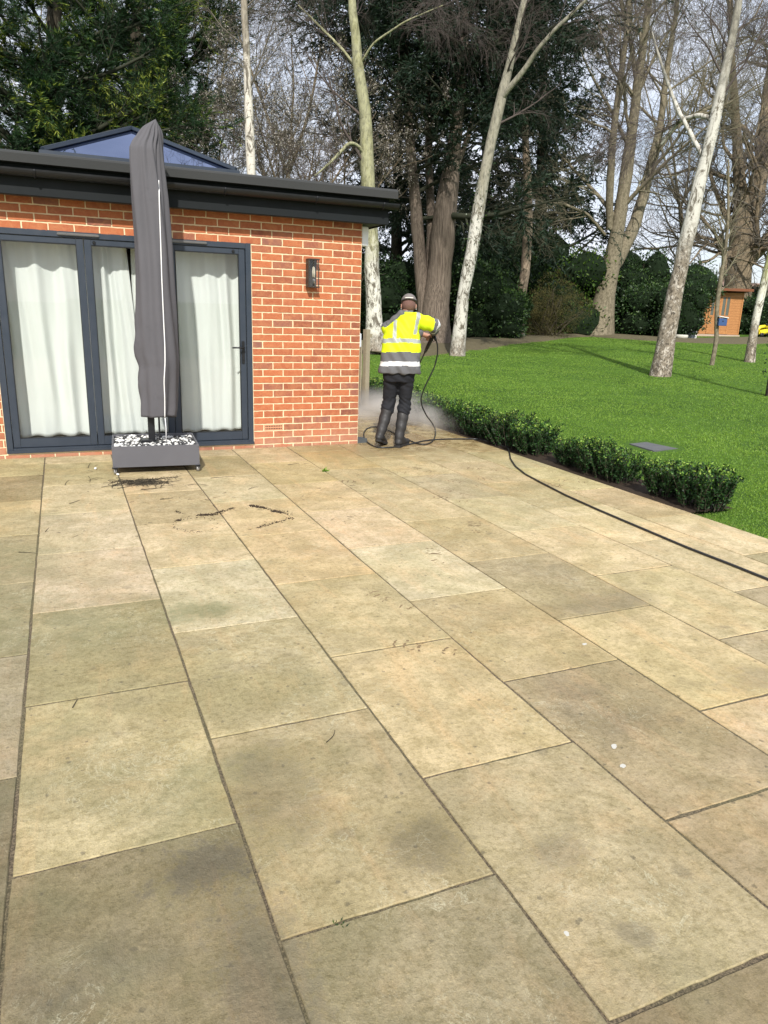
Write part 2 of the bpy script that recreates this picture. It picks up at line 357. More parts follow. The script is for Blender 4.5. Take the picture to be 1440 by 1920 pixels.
M['bark_beech'] = bark('grey_green_bark', (.115, .10, .066), (.25, .215, .15), (3, 3, 2), bumps=.4)
M['bark_oak'] = bark('brown_ridged_bark', (.10, .078, .05), (.29, .23, .155), (7, 7, 1))
M['bark_dark'] = bark('dark_bark', (.028, .024, .018), (.10, .085, .06), (7, 7, 1))
M['bark_pine'] = bark('scaly_brown_bark', (.15, .11, .08), (.38, .30, .22), (6, 6, 2.5))
def birch(name, rough_to, green_from, green=(.32, .32, .15), white=(.66, .64, .56), rtop=None):
    def ex(g, c):
        z = g.sep()[2]; nz = g.math('MULTIPLY', g.math('SUBTRACT', g.noise(3, 5, .7), .5), 2.2); zz = g.math('ADD', z, nz)
        lent = g.mrange(g.noise(7, 4, .7, vec=g.co('Object', (1.2, 1.2, 8))), .60, .68)
        wc = g.mix(lent, white, (.13, .10, .075))
        pat = g.mrange(g.noise(2.6, 7, .8, vec=g.co('Object', (2, 2, .8)), dist=1.2), .49, .57)
        wc = g.mix(g.math('MULTIPLY', pat, .95), wc, (.11, .095, .07))
        gr = g.mix(g.mrange(g.noise(5, 5, .7, vec=g.co('Object', (3, 3, 1))), .4, .65), green, tuple(x*.5 for x in green))
        wc = g.mix(g.mrange(zz, green_from, green_from+1.2, 0, .88), wc, gr)
        cr_ = g.noise(16, 5, .75, vec=g.co('Object', (1, 1, .6)), dist=1.2)
        rb = g.mix(g.mrange(cr_, .38, .56), (.07, .058, .045), g.mix(g.mrange(g.noise(9, 5, .75, vec=g.co('Object', (1, 1, .7), loc=(3, 1, 2))), .50, .60), (.25, .21, .16), (.52, .47, .40)))
        return g.mix(g.mrange(zz, rough_to-.3, rough_to+.7, 1, 0), wc, rb)
    return bark(name, (.5, .5, .5), (.6, .6, .6), (5, 5, 1), ex, .5)
M['birch_green'] = birch('birch_bark_green_above', .15, 2.2, (.33, .325, .175))
M['birch_white'] = birch('birch_bark_white', .1, 3.4, (.30, .28, .21), (.56, .54, .48))
M['birch_rough'] = birch('birch_bark_rough_foot', 2.6, 5.5, (.30, .28, .23), (.54, .52, .46))
M['birch_thin'] = birch('birch_bark_pale', -1, 6.0, (.30, .26, .20), (.62, .58, .50))
M['birch_mossy'] = birch('birch_bark_mossy', .9, 1.7, (.32, .33, .13))
M['twig_birch'] = plain('purple_brown_twig', (.085, .066, .058), .85)
M['twig_grey'] = plain('grey_brown_twig', (.115, .10, .078), .85)
M['twig_green'] = plain('mossy_twig', (.16, .145, .092), .85)

# ------------------------------------------------------------------ ground, lawn, soil, patio
def sheet(name, xs, ys, zf, mat, kind='structure', parent=None):
    X, Y = np.meshgrid(xs, ys, indexing='xy'); Z = zf(X, Y); V = np.stack([X, Y, Z], -1).reshape(-1, 3)
    nx, ny = len(xs), len(ys); I = np.arange(nx*ny).reshape(ny, nx)
    F = np.stack([I[:-1, :-1], I[:-1, 1:], I[1:, 1:], I[1:, :-1]], -1).reshape(-1, 4)
    o = nmesh(name, V, F, mat, parent, smooth=True)
    if kind: o['kind'] = kind
    return o
def gs(a, b, n0, ends):  # fine inside, coarse outside
    return np.unique(np.concatenate([np.linspace(ends[0], a, 14), np.linspace(a, b, n0), np.linspace(b, ends[1], 14)]))
sheet('lawn', gs(-10, 45, 160, (-700, 700)), gs(-14, 45, 160, (-700, 700)), lambda x, y: terr(x, y)-.012, M['turf'])
# sandstone slabs
rng = np.random.default_rng(4)
PX0, PITCH, GAP = -3.357, .6217, .0037
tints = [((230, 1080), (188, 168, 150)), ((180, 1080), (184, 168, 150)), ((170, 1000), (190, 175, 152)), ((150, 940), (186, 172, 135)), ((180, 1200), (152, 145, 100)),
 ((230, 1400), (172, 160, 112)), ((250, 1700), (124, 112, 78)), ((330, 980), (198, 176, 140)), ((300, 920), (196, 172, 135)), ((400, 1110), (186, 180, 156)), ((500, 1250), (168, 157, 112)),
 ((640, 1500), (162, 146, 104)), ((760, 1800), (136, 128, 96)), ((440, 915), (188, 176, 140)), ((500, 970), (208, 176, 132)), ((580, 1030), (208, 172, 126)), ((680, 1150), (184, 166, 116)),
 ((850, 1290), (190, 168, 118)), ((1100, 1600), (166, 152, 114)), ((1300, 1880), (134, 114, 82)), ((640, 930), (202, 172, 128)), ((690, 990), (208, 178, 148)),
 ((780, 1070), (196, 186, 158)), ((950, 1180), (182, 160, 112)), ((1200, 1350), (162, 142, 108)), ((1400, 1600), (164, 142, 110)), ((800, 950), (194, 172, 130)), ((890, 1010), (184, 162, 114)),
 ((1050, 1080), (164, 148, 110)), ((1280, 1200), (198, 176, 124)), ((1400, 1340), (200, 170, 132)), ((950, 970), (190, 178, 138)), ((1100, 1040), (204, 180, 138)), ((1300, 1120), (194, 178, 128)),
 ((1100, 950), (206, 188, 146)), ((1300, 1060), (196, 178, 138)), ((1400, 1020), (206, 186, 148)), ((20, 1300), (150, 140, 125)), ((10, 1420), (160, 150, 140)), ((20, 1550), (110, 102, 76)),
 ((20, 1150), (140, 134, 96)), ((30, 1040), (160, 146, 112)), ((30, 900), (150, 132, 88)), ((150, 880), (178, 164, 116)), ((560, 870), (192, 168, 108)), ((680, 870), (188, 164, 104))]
Vs, Fs, TT = [], [], []
cnt = 0
cols = [(PX0+PITCH*k, PX0+PITCH*(k+1), k) for k in range(-7, 7)] + [(PX0+PITCH*7, 1.507, 7)]
NU = 6
for x0, x1, k in cols:
    org = -6.04 if k % 2 == 0 else -6.505
    for n in range(-8, 14):
        y0, y1 = org+.945*n, org+.945*(n+1)
        if x1 <= .1 and y0 > -.02: continue
        yy1 = min(y1, -.006) if x1 <= .1 else y1
        if yy1-y0 < .05: continue
        col = None
        for (u, v), c in tints:
            d = ray(u, v); p = CAMP - d*(CAMP[2]/d[2])
            if x0 <= p[0] < x1 and y0 <= p[1] < y1: col = c; break
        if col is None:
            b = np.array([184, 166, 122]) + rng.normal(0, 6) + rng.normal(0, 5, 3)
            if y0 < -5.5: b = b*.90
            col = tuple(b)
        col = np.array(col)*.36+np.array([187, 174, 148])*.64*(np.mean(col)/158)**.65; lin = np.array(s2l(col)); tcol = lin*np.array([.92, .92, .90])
        g_ = GAP + rng.uniform(-.0015, .0015); zt = rng.uniform(-.0012, .0012)
        # slab outline with slightly nibbled edges, chamfered
        pts = []
        ax, bx, ay, by = x0+g_, x1-g_, y0+g_, yy1-g_
        m_ = 22
        for i in range(m_): pts.append((ax+(bx-ax)*i/m_, ay))
        for i in range(m_): pts.append((bx, ay+(by-ay)*i/m_))
        for i in range(m_): pts.append((bx-(bx-ax)*i/m_, by))
        for i in range(m_): pts.append((ax, by-(by-ay)*i/m_))
        pts = np.array(pts); cen = np.array([(ax+bx)/2, (ay+by)/2])
        jit = np.clip(rng.normal(.0015, .0016, (len(pts), 1)), 0, .006); jit = (jit+np.roll(jit, 1, 0))/2
        pts = pts+norm(cen-pts)*jit; inn = pts+norm(cen-pts)*.003
        np_ = len(pts); o = cnt
        V = np.concatenate([np.c_[pts, np.full(np_, -.02)], np.c_[pts, np.full(np_, zt-.003)], np.c_[inn, np.full(np_, zt)]])
        I = np.arange(np_); J = (I+1) % np_
        Vs.append(V); Fs.append(np.concatenate([np.stack([I, J, J+np_, I+np_], -1), np.stack([I+np_, J+np_, J+2*np_, I+2*np_], -1)])+o); TT += [tcol]*(2*np_)
        Fs.append(('cap', np.arange(np_)+2*np_+o)); TTc = tcol; Fs.append(('tint', tcol)); cnt += len(V)
quads = np.concatenate([f for f in Fs if not isinstance(f, tuple)]); caps = np.stack([f[1] for f in Fs if isinstance(f, tuple) and f[0] == 'cap']); ct = [f[1] for f in Fs if isinstance(f, tuple) and f[0] == 'tint']
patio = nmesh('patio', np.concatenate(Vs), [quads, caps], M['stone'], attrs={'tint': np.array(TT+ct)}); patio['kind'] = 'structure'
sheet('patio_joint', np.array([-8, 0.02, 1.50]), np.array([-14, -.004, 7.2]), lambda x, y: x*0-.0045, M['joint'])
sheet('soil_border', np.linspace(1.50, 2.02, 10), np.linspace(-3.62, 9, 90), lambda x, y: -.006+.012*np.sin(x*40)*np.sin(y*31)*.5+np.maximum(terr(x, y), -.03)*.0-.002, M['soil'])
# earth bed along the far edge of the lawn
def bed(name, pix, wid, mat):
    P = np.array([grd(u, v) for u, v in pix]); P, _ = resample(P, np.ones(len(P)), 50); T = norm(np.gradient(P, axis=0)); S = np.cross([0, 0, 1.], T)
    rg = np.random.default_rng(3); ws = np.linspace(-.5, .5, 8); V = []
    wv_ = 1+.25*np.sin(np.linspace(0, 9, 50))
    for a in ws:
        q = P+S*(a*wid*wv_)[:, None]; q[:, 2] = terr(q[:, 0], q[:, 1])+.05*(1-(2*a)**2)*2-.02 + rg.normal(0, .012, 50)*(abs(a) < .45); V.append(q)
    V = np.stack(V, 1).reshape(-1, 3); I = np.arange(400).reshape(50, 8)
    F = np.stack([I[:-1, :-1], I[1:, :-1], I[1:, 1:], I[:-1, 1:]], -1).reshape(-1, 4); o = nmesh(name, V, F, mat, smooth=True); o['kind'] = 'structure'; return o
bed('earth_bed', [(690, 664), (800, 650), (880, 640), (960, 636), (1040, 629), (1110, 627), (1200, 634), (1260, 637), (1340, 640), (1440, 636)], 3.0, M['bed'])

# ------------------------------------------------------------------ house extension
HX0, WZ0, WZ1 = -9.0, -.06, 2.43
DX0, DX1, DZ0, DZ1 = -3.690, -1.2375, .052, 2.146
house = empty('brick_extension', (0, 0, 0), 0, 'red brick flat roofed house extension with grey bifold doors beside the patio', 'house')
rb = np.random.default_rng(11)
def brickwall(name, runs, axis, parent):
    """runs: (course, a0, a1); wall in plane axis; bricks as chamfered, slightly uneven blocks"""
    V, F, A, n = [], [], [], 0
    for a0, a1, z0, z1 in runs:
        e = .0058; l = a1-a0; k = max(2, int(l/.03)); kz = 2
        o = [(a0+e+(l-2*e)*i/k, z0+e) for i in range(k)]+[(a1-e, z0+e+(z1-z0-2*e)*i/kz) for i in range(kz)]+[(a1-e-(l-2*e)*i/k, z1-e) for i in range(k)]+[(a0+e, z1-e-(z1-z0-2*e)*i/kz) for i in range(kz)]
        o = np.array(o)+rb.normal(0, .0011, (len(o), 2)); c = np.array([(a0+a1)/2, (z0+z1)/2]); m_ = len(o); ii = o+norm(c-o)*.003
        pr = rb.uniform(-.001, .0015); rows = []
        for q, dd in ((o, .012), (o, -.0005), (ii, -.003-pr)):
            dv = np.full(m_, dd)+(rb.normal(0, .0004, m_) if dd < 0 else 0)
            rows.append(np.stack([q[:, 0], dv, q[:, 1]], -1) if axis == 'x' else np.stack([-dv, q[:, 0], q[:, 1]], -1))
        V.append(np.concatenate(rows)); I = np.arange(m_); J = (I+1) % m_
        t = [np.array([0+n, 0, 0, 0])]*0
        f = np.concatenate([np.stack([I, J, J+m_, I+m_], -1), np.stack([I+m_, J+m_, J+2*m_, I+2*m_], -1)])+n
        F.append(f); r_ = rb.beta(2.0, 2.0); A += [r_]*len(f); cap = np.arange(m_)+2*m_+n
        # fan cap
        V[-1] = np.concatenate([V[-1], V[-1][2*m_:].mean(0, keepdims=True)]); cc = n+3*m_
        F.append(np.stack([cap, np.roll(cap, -1), np.full(m_, cc)], -1)); A += [r_]*m_; n += 3*m_+1
    Q = [f for f in F if f.shape[1] == 4]; T = [f for f in F if f.shape[1] == 3]
    # attribute order follows quads then tris
    aq, at_, i = [], [], 0
    for f in F:
        (aq if f.shape[1] == 4 else at_).extend(A[i:i+len(f)]); i += len(f)
    return nmesh(name, np.concatenate(V), [np.concatenate(Q), np.concatenate(T)], M['brick'], parent, attrs={'rnd': np.array(aq+at_)})
runs = []; air = None
z = WZ0+.02
for kc in range(-1, 33):
    z0 = .035+.075*kc; z1 = z0+.075
    if z0 > WZ1: break
    z0 = max(z0, -.03); off = .1125 if kc % 2 == 1 else 0    # kc 5 ends with a half brick
    a1 = 0.0; first = True
    while a1 > -6.2:
        a0 = a1-(.1125 if first and off else .225); first = False
        segs = [(a0, a1)]
        if z1 > DZ0+.01 and z0 < DZ1-.02:
            segs = []
            if a1 <= DX0 or a0 >= DX1: segs = [(a0, a1)]
            elif a0 < DX1 < a1: segs = [(DX1, a1)]
            elif a0 < DX0 < a1: segs = [(a0, DX0)]
        for s_ in segs:
            if s_[1]-s_[0] > .02: runs.append((s_[0], s_[1], z0, min(z1, WZ1)))
        a1 = a0
ab = [r_ for r_ in runs if abs(r_[2]-(.035+.075*2)) < .01 and r_[0] < -.95 and r_[1] > -1.12 and r_[1] < -.80]
for r_ in ab: runs.remove(r_)
brickwall('brickwork', runs, 'x', house)
runs2 = []
for kc in range(-1, 33):
    z0 = .035+.075*kc; a0 = .108 + (0 if kc % 2 else -.0)
    if z0 > WZ1: break
    y = .108 if kc % 2 == 0 else .22
    if kc % 2: runs2.append((.0, .22, max(z0, -.03), min(z0+.075, WZ1)))
    else: runs2.append((.0, .108, max(z0, -.03), min(z0+.075, WZ1)))
    while y < 6.4: runs2.append((y, y+.225, max(z0, -.03), min(z0+.075, WZ1))); y += .225
brickwall('side_brickwork', runs2, 'y', house)
mb = MB()   # mortar backing with the door opening left free, and the side and rear walls
mb.b2(DX1, -.0015, .0015, .22, WZ0, WZ1); mb.b2(HX0, DX0, .0015, .22, WZ0, WZ1); mb.b2(DX0, DX1, .0015, .22, DZ1, WZ1); mb.b2(DX0, DX1, .0015, .22, WZ0, DZ0-.002)
mb.b2(-.22, -.0015, .221, 6.6, WZ0, WZ1); mb.b2(HX0, -.221, 6.4, 6.6, WZ0, WZ1); mb.b2(HX0, HX0+.2, .221, 6.39, WZ0, WZ1)
mb.build('wall', M['mortar'], house)
M['inside'] = plain('inside_plaster', (.28, .27, .25), .9)
mb = MB(); mb.b2(HX0+.2, -.22, .221, 6.4, -.05, .045); mb.b2(HX0+.2, -.22, .221, 6.4, 2.36, 2.40); mb.build('interior_floor', M['inside'], house)
# roof, felt kerb, fascia, soffit, gutter
OV = .20; RX1 = .225
mb = MB(); mb.b2(HX0-.2, RX1, -OV, -OV+.025, 2.410, 2.70, .004); mb.b2(RX1-.025, RX1, -OV+.026, 6.8, 2.410, 2.70, .004); mb.build('fascia', M['fascia'], house)
mb = MB(); mb.b2(HX0-.2, RX1-.026, -OV+.026, .0, 2.422, 2.436); mb.b2(0.001, RX1-.026, .001, 6.7, 2.422, 2.436); mb.build('soffit', M['soffit'], house)
mb = MB()
prof = [(-.30, 2.665), (-.30, 2.735), (-.285, 2.752), (-.24, 2.765), (-.13, 2.745), (-.13, 2.665)]
def extr(mb, prof, x0, x1):
    a = [mb.bm.verts.new((x0, y, z)) for y, z in prof]; b = [mb.bm.verts.new((x1, y, z)) for y, z in prof]; n = len(prof)
    for k in range(n): mb.bm.faces.new((a[k], a[(k+1) % n], b[(k+1) % n], b[k]))
    mb.bm.faces.new(a[::-1]); mb.bm.faces.new(b)
extr(mb, prof, HX0-.2, .285)
a = [(.285-.17, 2.665), (.285-.17, 2.745), (.24, 2.762), (.285, 2.735), (.285, 2.665)]
lo = [mb.bm.verts.new((x, -.129, z)) for x, z in a]; hi = [mb.bm.verts.new((x, 6.8, z)) for x, z in a]
for k in range(5): mb.bm.faces.new((lo[k], lo[(k+1) % 5], hi[(k+1) % 5], hi[k]))
mb.bm.faces.new(lo); mb.bm.faces.new(hi[::-1])
mb.b2(HX0-.2, .11, -.128, 6.8, 2.60, 2.715)
mb.build('roof_felt', M['felt'], house)
mb = MB(); yc, zc, rg_ = -.262, 2.615, .058   # half round gutter
def gut(r, a0=math.pi, a1=2*math.pi, k=12): return [(yc+r*math.cos(a0+(a1-a0)*i/k), zc+r*math.sin(a0+(a1-a0)*i/k)) for i in range(k+1)]
extr(mb, gut(rg_)+gut(rg_-.004)[::-1], HX0-.2, .30)
for xx in (.297, HX0-.2): extr(mb, gut(rg_-.0045), xx, xx+.003)
gt = mb.build('gutter', M['black_plastic'], house)
for xx in (-3.22, -2.42, -1.55, -.62, .12):
    mb = MB(); mb.tube([(xx, yc+(rg_+.004)*math.cos(t), zc+(rg_+.004)*math.sin(t)) for t in np.linspace(math.pi, 2*math.pi, 12)], .008, 6); mb.build('gutter_bracket', M['black_plastic'], gt)
# air brick
mb = MB(); ax0, ax1 = (ab[0][0], ab[0][1]) if ab else (-1.12, -.895)
az0 = .035+.15
mb.b2(ax0+.006, ax1-.006, -.003, .01, az0+.006, az0+.069, .002)
for i in range(10):
    for j in range(2): mb.box((ax0+.026+i*(ax1-ax0-.052)/9, -.0035, az0+.024+j*.028), (.011, .004, .011), mi=1)
mb.build('air_brick', [plain('terracotta', (.52, .25, .14), .9), plain('vent_hole_dark', (.03, .01, .008), .9)], house)
M['glass'] = None
def glassmat(name, tint=(1, 1, 1), ior=1.5, base_refl=0.0, gc=(1, 1, 1)):
    g = G(name); g.t.nodes.remove(g.b); lw = g.n('ShaderNodeLayerWeight'); lw.inputs[0].default_value = .5; f0 = ((ior-1)/(ior+1))**2; fr = g.math('ADD', g.math('MULTIPLY', g.math('POWER', lw.outputs['Facing'], 5.0), 1-f0), f0)
    gl = g.n('ShaderNodeBsdfGlossy'); gl.inputs['Roughness'].default_value = .01; gl.inputs['Color'].default_value = (*gc, 1); tr = g.n('ShaderNodeBsdfTransparent'); tr.inputs[0].default_value = (*tint, 1)
    x = g.n('ShaderNodeMixShader'); f = g.math('ADD', g.math('MULTIPLY', fr, 1.0), base_refl, clamp=True); g.l(f, x.inputs[0]); g.l(tr.outputs[0], x.inputs[1]); g.l(gl.outputs[0], x.inputs[2]); g.l(x.outputs[0], g.o.inputs[0]); return g.m
M['glass'] = glassmat('window_glass', (.97, .98, .975), 1.36, .0); M['roofglass'] = glassmat('solar_glass', (.10, .14, .20), 1.9, .22, (.60, .70, 1.0))
# bifold doors
fy0, fy1 = -.006, .075; md = M['metal_dark']
mb = MB(); mb.b2(DX0+.002, DX0+.058, fy0, fy1, DZ0, DZ1, .003); mb.b2(DX1-.058, DX1-.002, fy0, fy1, DZ0, DZ1, .003)
mb.b2(DX0+.059, DX1-.059, fy0, fy1, DZ1-.056, DZ1-.002, .003); mb.b2(DX0+.059, DX1-.059, fy0-.012, fy1, DZ0, DZ0+.045, .003)
mb.b2(DX0-.0, DX1+.0, -.024, fy0-.013, DZ0-.004, DZ0+.026, .003)
mb.b2(DX0+.06, DX1-.06, .030, .07, DZ0+.046, DZ1-.057)if False else None
df = mb.build('door_frame', md, house)
L0, L1 = DX0+.061, DX1-.061; LW = (L1-L0)/3
for i in range(3):
    x0, x1 = L0+LW*i+.0035, L0+LW*(i+1)-.0035; z0, z1 = DZ0+.049, DZ1-.060; st, rt, rb_ = .062, .052, .088; y0, y1 = .006, .066
    mb = MB(); mb.b2(x0, x0+st, y0, y1, z0, z1, .003); mb.b2(x1-st, x1, y0, y1, z0, z1, .003); mb.b2(x0+st+.001, x1-st-.001, y0+.001, y1-.001, z1-rt, z1, .003); mb.b2(x0+st+.001, x1-st-.001, y0+.001, y1-.001, z0, z0+rb_, .003)
    lf = mb.build('door_leaf', md, house)
    MB().b2(x0+st-.006, x1-st+.006, .028, .034, z0+rb_-.006, z1-rt+.006).build('pane', M['glass'], lf)
    mb = MB(); e = .007
    mb.b2(x0+st+.001, x0+st+e, .010, .027, z0+rb_, z1-rt); mb.b2(x1-st-e, x1-st-.001, .010, .027, z0+rb_, z1-rt); mb.b2(x0+st+e, x1-st-e, .010, .027, z1-rt-e, z1-rt-.001); mb.b2(x0+st+e, x1-st-e, .010, .027, z0+rb_+.001, z0+rb_+e)
    mb.build('gasket', M['black_plastic'], lf)
    if i == 2:
        hx = x1-.036; hz = 1.04
        mb = MB(); mb.box((hx, -.001, hz), (.030, .012, .235), .004); mb.lathe([(.011, 0), (.011, .008)], (hx, -.007, hz-.07), 16, Matrix.Rotation(R(90), 4, 'X')); 
        mb.tube([(hx, -.008, hz+.052), (hx, -.048, hz+.052), (hx-.012, -.056, hz+.052), (hx-.125, -.056, hz+.050)], [.009, .009, .0095, .008], 12); mb.build('handle', M['black_plastic'], lf)
    if i: MB().lathe([(.014, 0), (.014, .012), (.010, .018)], ((x0+.09) if i == 1 else (x1-.12), .006, z1-rt/2), 16, Matrix.Rotation(R(90), 4, 'X')).build('door_stop', M['black_plastic'], lf)
for xa in (-3.08, -2.06):
    mb = MB(); mb.b2(xa, xa+.37, fy0-.020, fy0-.001, DZ1-.040, DZ1-.014, .006); mb.build('trickle_vent', plain('vent_metal', (.16, .155, .15), .35, .5), house)
# glazed roof lantern
XL, XR, YF, YB, ZB = -3.15, -1.15, 1.0, 4.6, 2.985; ap = (-2.17, 1.95, 3.475); ap2 = (-2.17, 3.65, 3.475)
mb = MB(); mb.b2(XL+.02, XR-.02, YF+.02, YF+.06, 2.70, ZB-.045); mb.b2(XL+.02, XR-.02, YB-.06, YB-.02, 2.70, ZB-.045); mb.b2(XL+.02, XL+.06, YF+.061, YB-.061, 2.70, ZB-.045); mb.b2(XR-.06, XR-.02, YF+.061, YB-.061, 2.70, ZB-.045)
mb.build('lantern_upstand', M['felt'], house)
mb = MB(); cs = [(XL, YF, ZB), (XR, YF, ZB), (XR, YB, ZB), (XL, YB, ZB)]
for a, b in zip(cs, cs[1:]+cs[:1]):
    c_ = ((a[0]+b[0])/2, (a[1]+b[1])/2, ZB-.015); l = max(abs(a[0]-b[0]), abs(a[1]-b[1]))
    mb.box(c_, (l+.06 if a[0] != b[0] else .058, .06 if a[0] != b[0] else l-.062, .05), .006)
def bar(mb, a, b, w_=.05, h_=.04):
    a, b = Vector(a), Vector(b); d = b-a; q = d.to_track_quat('X', 'Z').to_matrix().to_4x4(); bm = bmesh.new(); bmesh.ops.create_cube(bm, size=1)
    for v_ in bm.verts: v_.co = Vector((v_.co.x*d.length, v_.co.y*w_, v_.co.z*h_))
    bmesh.ops.bevel(bm, geom=bm.edges[:], offset=.006, segments=2, affect='EDGES'); bmesh.ops.transform(bm, matrix=Matrix.Translation((a+b)/2) @ q, verts=bm.verts); mb.add(bm)
up = lambda p, k=.02: (p[0], p[1], p[2]+k)
for a, b in ((cs[0], ap), (cs[1], ap), (cs[2], ap2), (cs[3], ap2), (ap, ap2)): bar(mb, up(a), up(b))
lan = mb.build('roof_lantern', md, house)
vs = [cs[0], cs[1], cs[2], cs[3], ap, ap2]; nmesh('lantern_glass', np.array(vs), [np.array([[0, 1, 4], [2, 3, 5]]), np.array([[1, 2, 5, 4], [3, 0, 4, 5]])], M['roofglass'], lan)
# small boxes on the side wall
mb = MB(); mb.b2(.001, .085, .02, .22, 2.20, 2.40, .008); o = mb.build('junction_box', plain('white_abs', (.72, .74, .76), .4), None)
tag(o, 'white box fixed high on the side wall just under the eave', 'junction box')
mb = MB(); mb.b2(.001, .06, .10, .26, 1.10, 1.26, .008); o = mb.build('socket_box', plain('pale_grey_abs', (.55, .6, .66), .4), None)
tag(o, 'pale grey outdoor socket box low on the side wall beside the post', 'socket box')
mb = MB(); mb.prism([(0.002, .01), (.13, .02), (.10, .14), (.002, .16)], -.001, .05); o = mb.build('drain_hood', plain('slate_grey', (.07, .08, .085), .6), None)
tag(o, 'dark grey wedge of slate lying against the foot of the house corner', 'slate')
# wall light
wl = empty('wall_lantern', (-.585, 0, 1.88), 0, 'dark metal box wall light with a clear bulb on the brick wall', 'wall light')
mt = plain('aged_bronze', (.075, .065, .055), .5, .6, .5, .3, 20)
mb = MB(); mb.b2(-.058, .058, -.012, -.004, -.135, .135, .003); mb.build('back_plate', mt, wl)
mb = MB()
for sx_ in (-1, 1): mb.b2(sx_*.058-.004, sx_*.058+.004, -.105, -.012, -.135, .135, .002) if sx_ < 0 else mb.b2(.050, .058, -.105, -.097, -.135, .135, .002)
mb.b2(-.064, .064, -.115, -.012, .135, .147, .003); mb.b2(-.064, .064, -.115, -.012, -.147, -.135, .003); mb.b2(-.058, -.050, -.113, -.105, -.135, .135, .001); mb.b2(-.005, .0, -.112, -.106, -.135, .135, .001)
for zz in (-.09, 0, .09): mb.box((-.064, -.055, zz), (.006, .012, .012), .002)
mb.build('lamp_housing', mt, wl)
MB().b2(-.049, .049, -.104, -.101, -.134, .134).build('lamp_glass', M['glass'], wl)
mb = MB(); mb.lathe([(.004, -.055), (.014, -.05), (.016, .0), (.012, .05), (.003, .062)], (0.012, -.06, .01), 14); mb.build('bulb', plain('bulb_glass', (.75, .68, .55), .15), wl)
mb = MB(); mb.lathe([(.014, 0), (.014, .05), (.011, .055)], (.012, -.06, -.11), 14); mb.build('lamp_holder', plain('brushed_metal', (.5, .5, .5), .3, .8), wl)

# ------------------------------------------------------------------ curtains inside the doors
g = G('curtain_cotton', .95, .15); g.col(g.mix(g.noise(3, 3), (.70, .73, .705), (.77, .795, .77))); g.bump(g.noise(500, 2), .1, .001)
t_ = g.n('ShaderNodeBsdfTranslucent'); t_.inputs[0].default_value = (.7, .72, .68, 1); x_ = g.n('ShaderNodeMixShader'); x_.inputs[0].default_value = .2; g.l(g.b.outputs[0], x_.inputs[1]); g.l(t_.outputs[0], x_.inputs[2]); g.l(x_.outputs[0], g.o.inputs[0]); M['curtain'] = g.m
def curtain(x0, x1, label, seed, lean=0, leanr=0, folds=4.3, z0=.17, z1=2.28, y=.24):
    rg = np.random.default_rng(seed); nx, nz = 150, 60; s = np.linspace(0, 1, nx); t = np.linspace(0, 1, nz); S, T = np.meshgrid(s, t)
    ph = rg.uniform(0, 6, 5); wob = S+.02*np.sin(T*3+ph[0])+.015*np.sin(T*7+S*9+ph[3])
    Yv = y+.032*np.sin(wob*folds*2*math.pi+ph[1]+1.3*np.sin(wob*5+ph[2])+.5*np.sin(T*2.5+ph[4]))*(.65+.35*np.sin(S*9+ph[4]+T))+.006*np.sin(wob*folds*4.1*math.pi+T*3+ph[0])*(.4+.6*T)+.006*np.sin(T*9+S*30)*np.sin(T*4+ph[2])
    X = x0+(x1-x0)*S+lean*(1-T)**1.4*(1-S)*0+(leanr*(1-T)**.8)*S+lean*((1-T)**.8)*(1-S); Z = z0+(z1-z0)*T+.008*np.sin(S*folds*6.28)*(1-T)
    V = np.stack([X, Yv, Z], -1).reshape(-1, 3); V2 = V.copy(); V2[:, 1] += .003; I = np.arange(nx*nz).reshape(nz, nx)
    F = np.stack([I[:-1, :-1], I[:-1, 1:], I[1:, 1:], I[1:, :-1]], -1).reshape(-1, 4)
    o = nmesh('curtain', V, F, M['curtain'], smooth=True); md_ = o.modifiers.new('t', 'SOLIDIFY'); md_.thickness = .003
    return tag(o, label, 'curtain', 'white curtains behind the bifold doors')
curtain(-3.72, -2.80, 'white curtain filling the whole left pane of the bifold doors', 1, lean=.06)
curtain(-2.79, -2.47, 'white curtain in the middle pane, hanging left of the dark gap', 2, leanr=.12, folds=1.8)
curtain(-2.40, -1.98, 'white curtain half hidden behind the covered parasol in the middle pane', 3, lean=-.03, folds=2.4)
curtain(-1.97, -1.22, 'white curtain behind the right hand door with the handle', 6, leanr=-.02, folds=3.6)

M['conifer_twig'] = plain('conifer_twig', (.030, .034, .018), .9)
# ------------------------------------------------------------------ planter base and covered parasol
PC = Vector((-2.368, -.685, 0)); PRZ = R(-4.0)
pl = empty('planter_base', PC, PRZ, 'grey metal box planter on castors filled with black and white pebbles', 'planter')
gp = plain('grey_sheet_metal', s2l((88, 88, 93)), .45, 0, .5, .06, 4)
mb = MB(); a, b, z0, z1, th = .385, .345, .062, .255, .018
mb.b2(-a, a, -b, -b+th, z0, z1, .002); mb.b2(-a, a, b-th, b, z0, z1, .002); mb.b2(-a, -a+th, -b+th+.001, b-th-.001, z0, z1-.001, .002); mb.b2(a-th, a, -b+th+.001, b-th-.001, z0, z1-.001, .002)
mb.build('box', gp, pl)
MB().b2(-a+th, a-th, -b+th, b-th, z0+.004, z0+.014).build('box_floor', M['black_plastic'], pl)
for sx_ in (-1, 1):
    for sz in (.078, .238): MB().box((sx_*(a-.012), -b-.0015, sz), (.008, .004, .008), .001).build('rivet', gp, pl)
chrome = plain('wheel_grey', (.30, .29, .27), .35, .4)
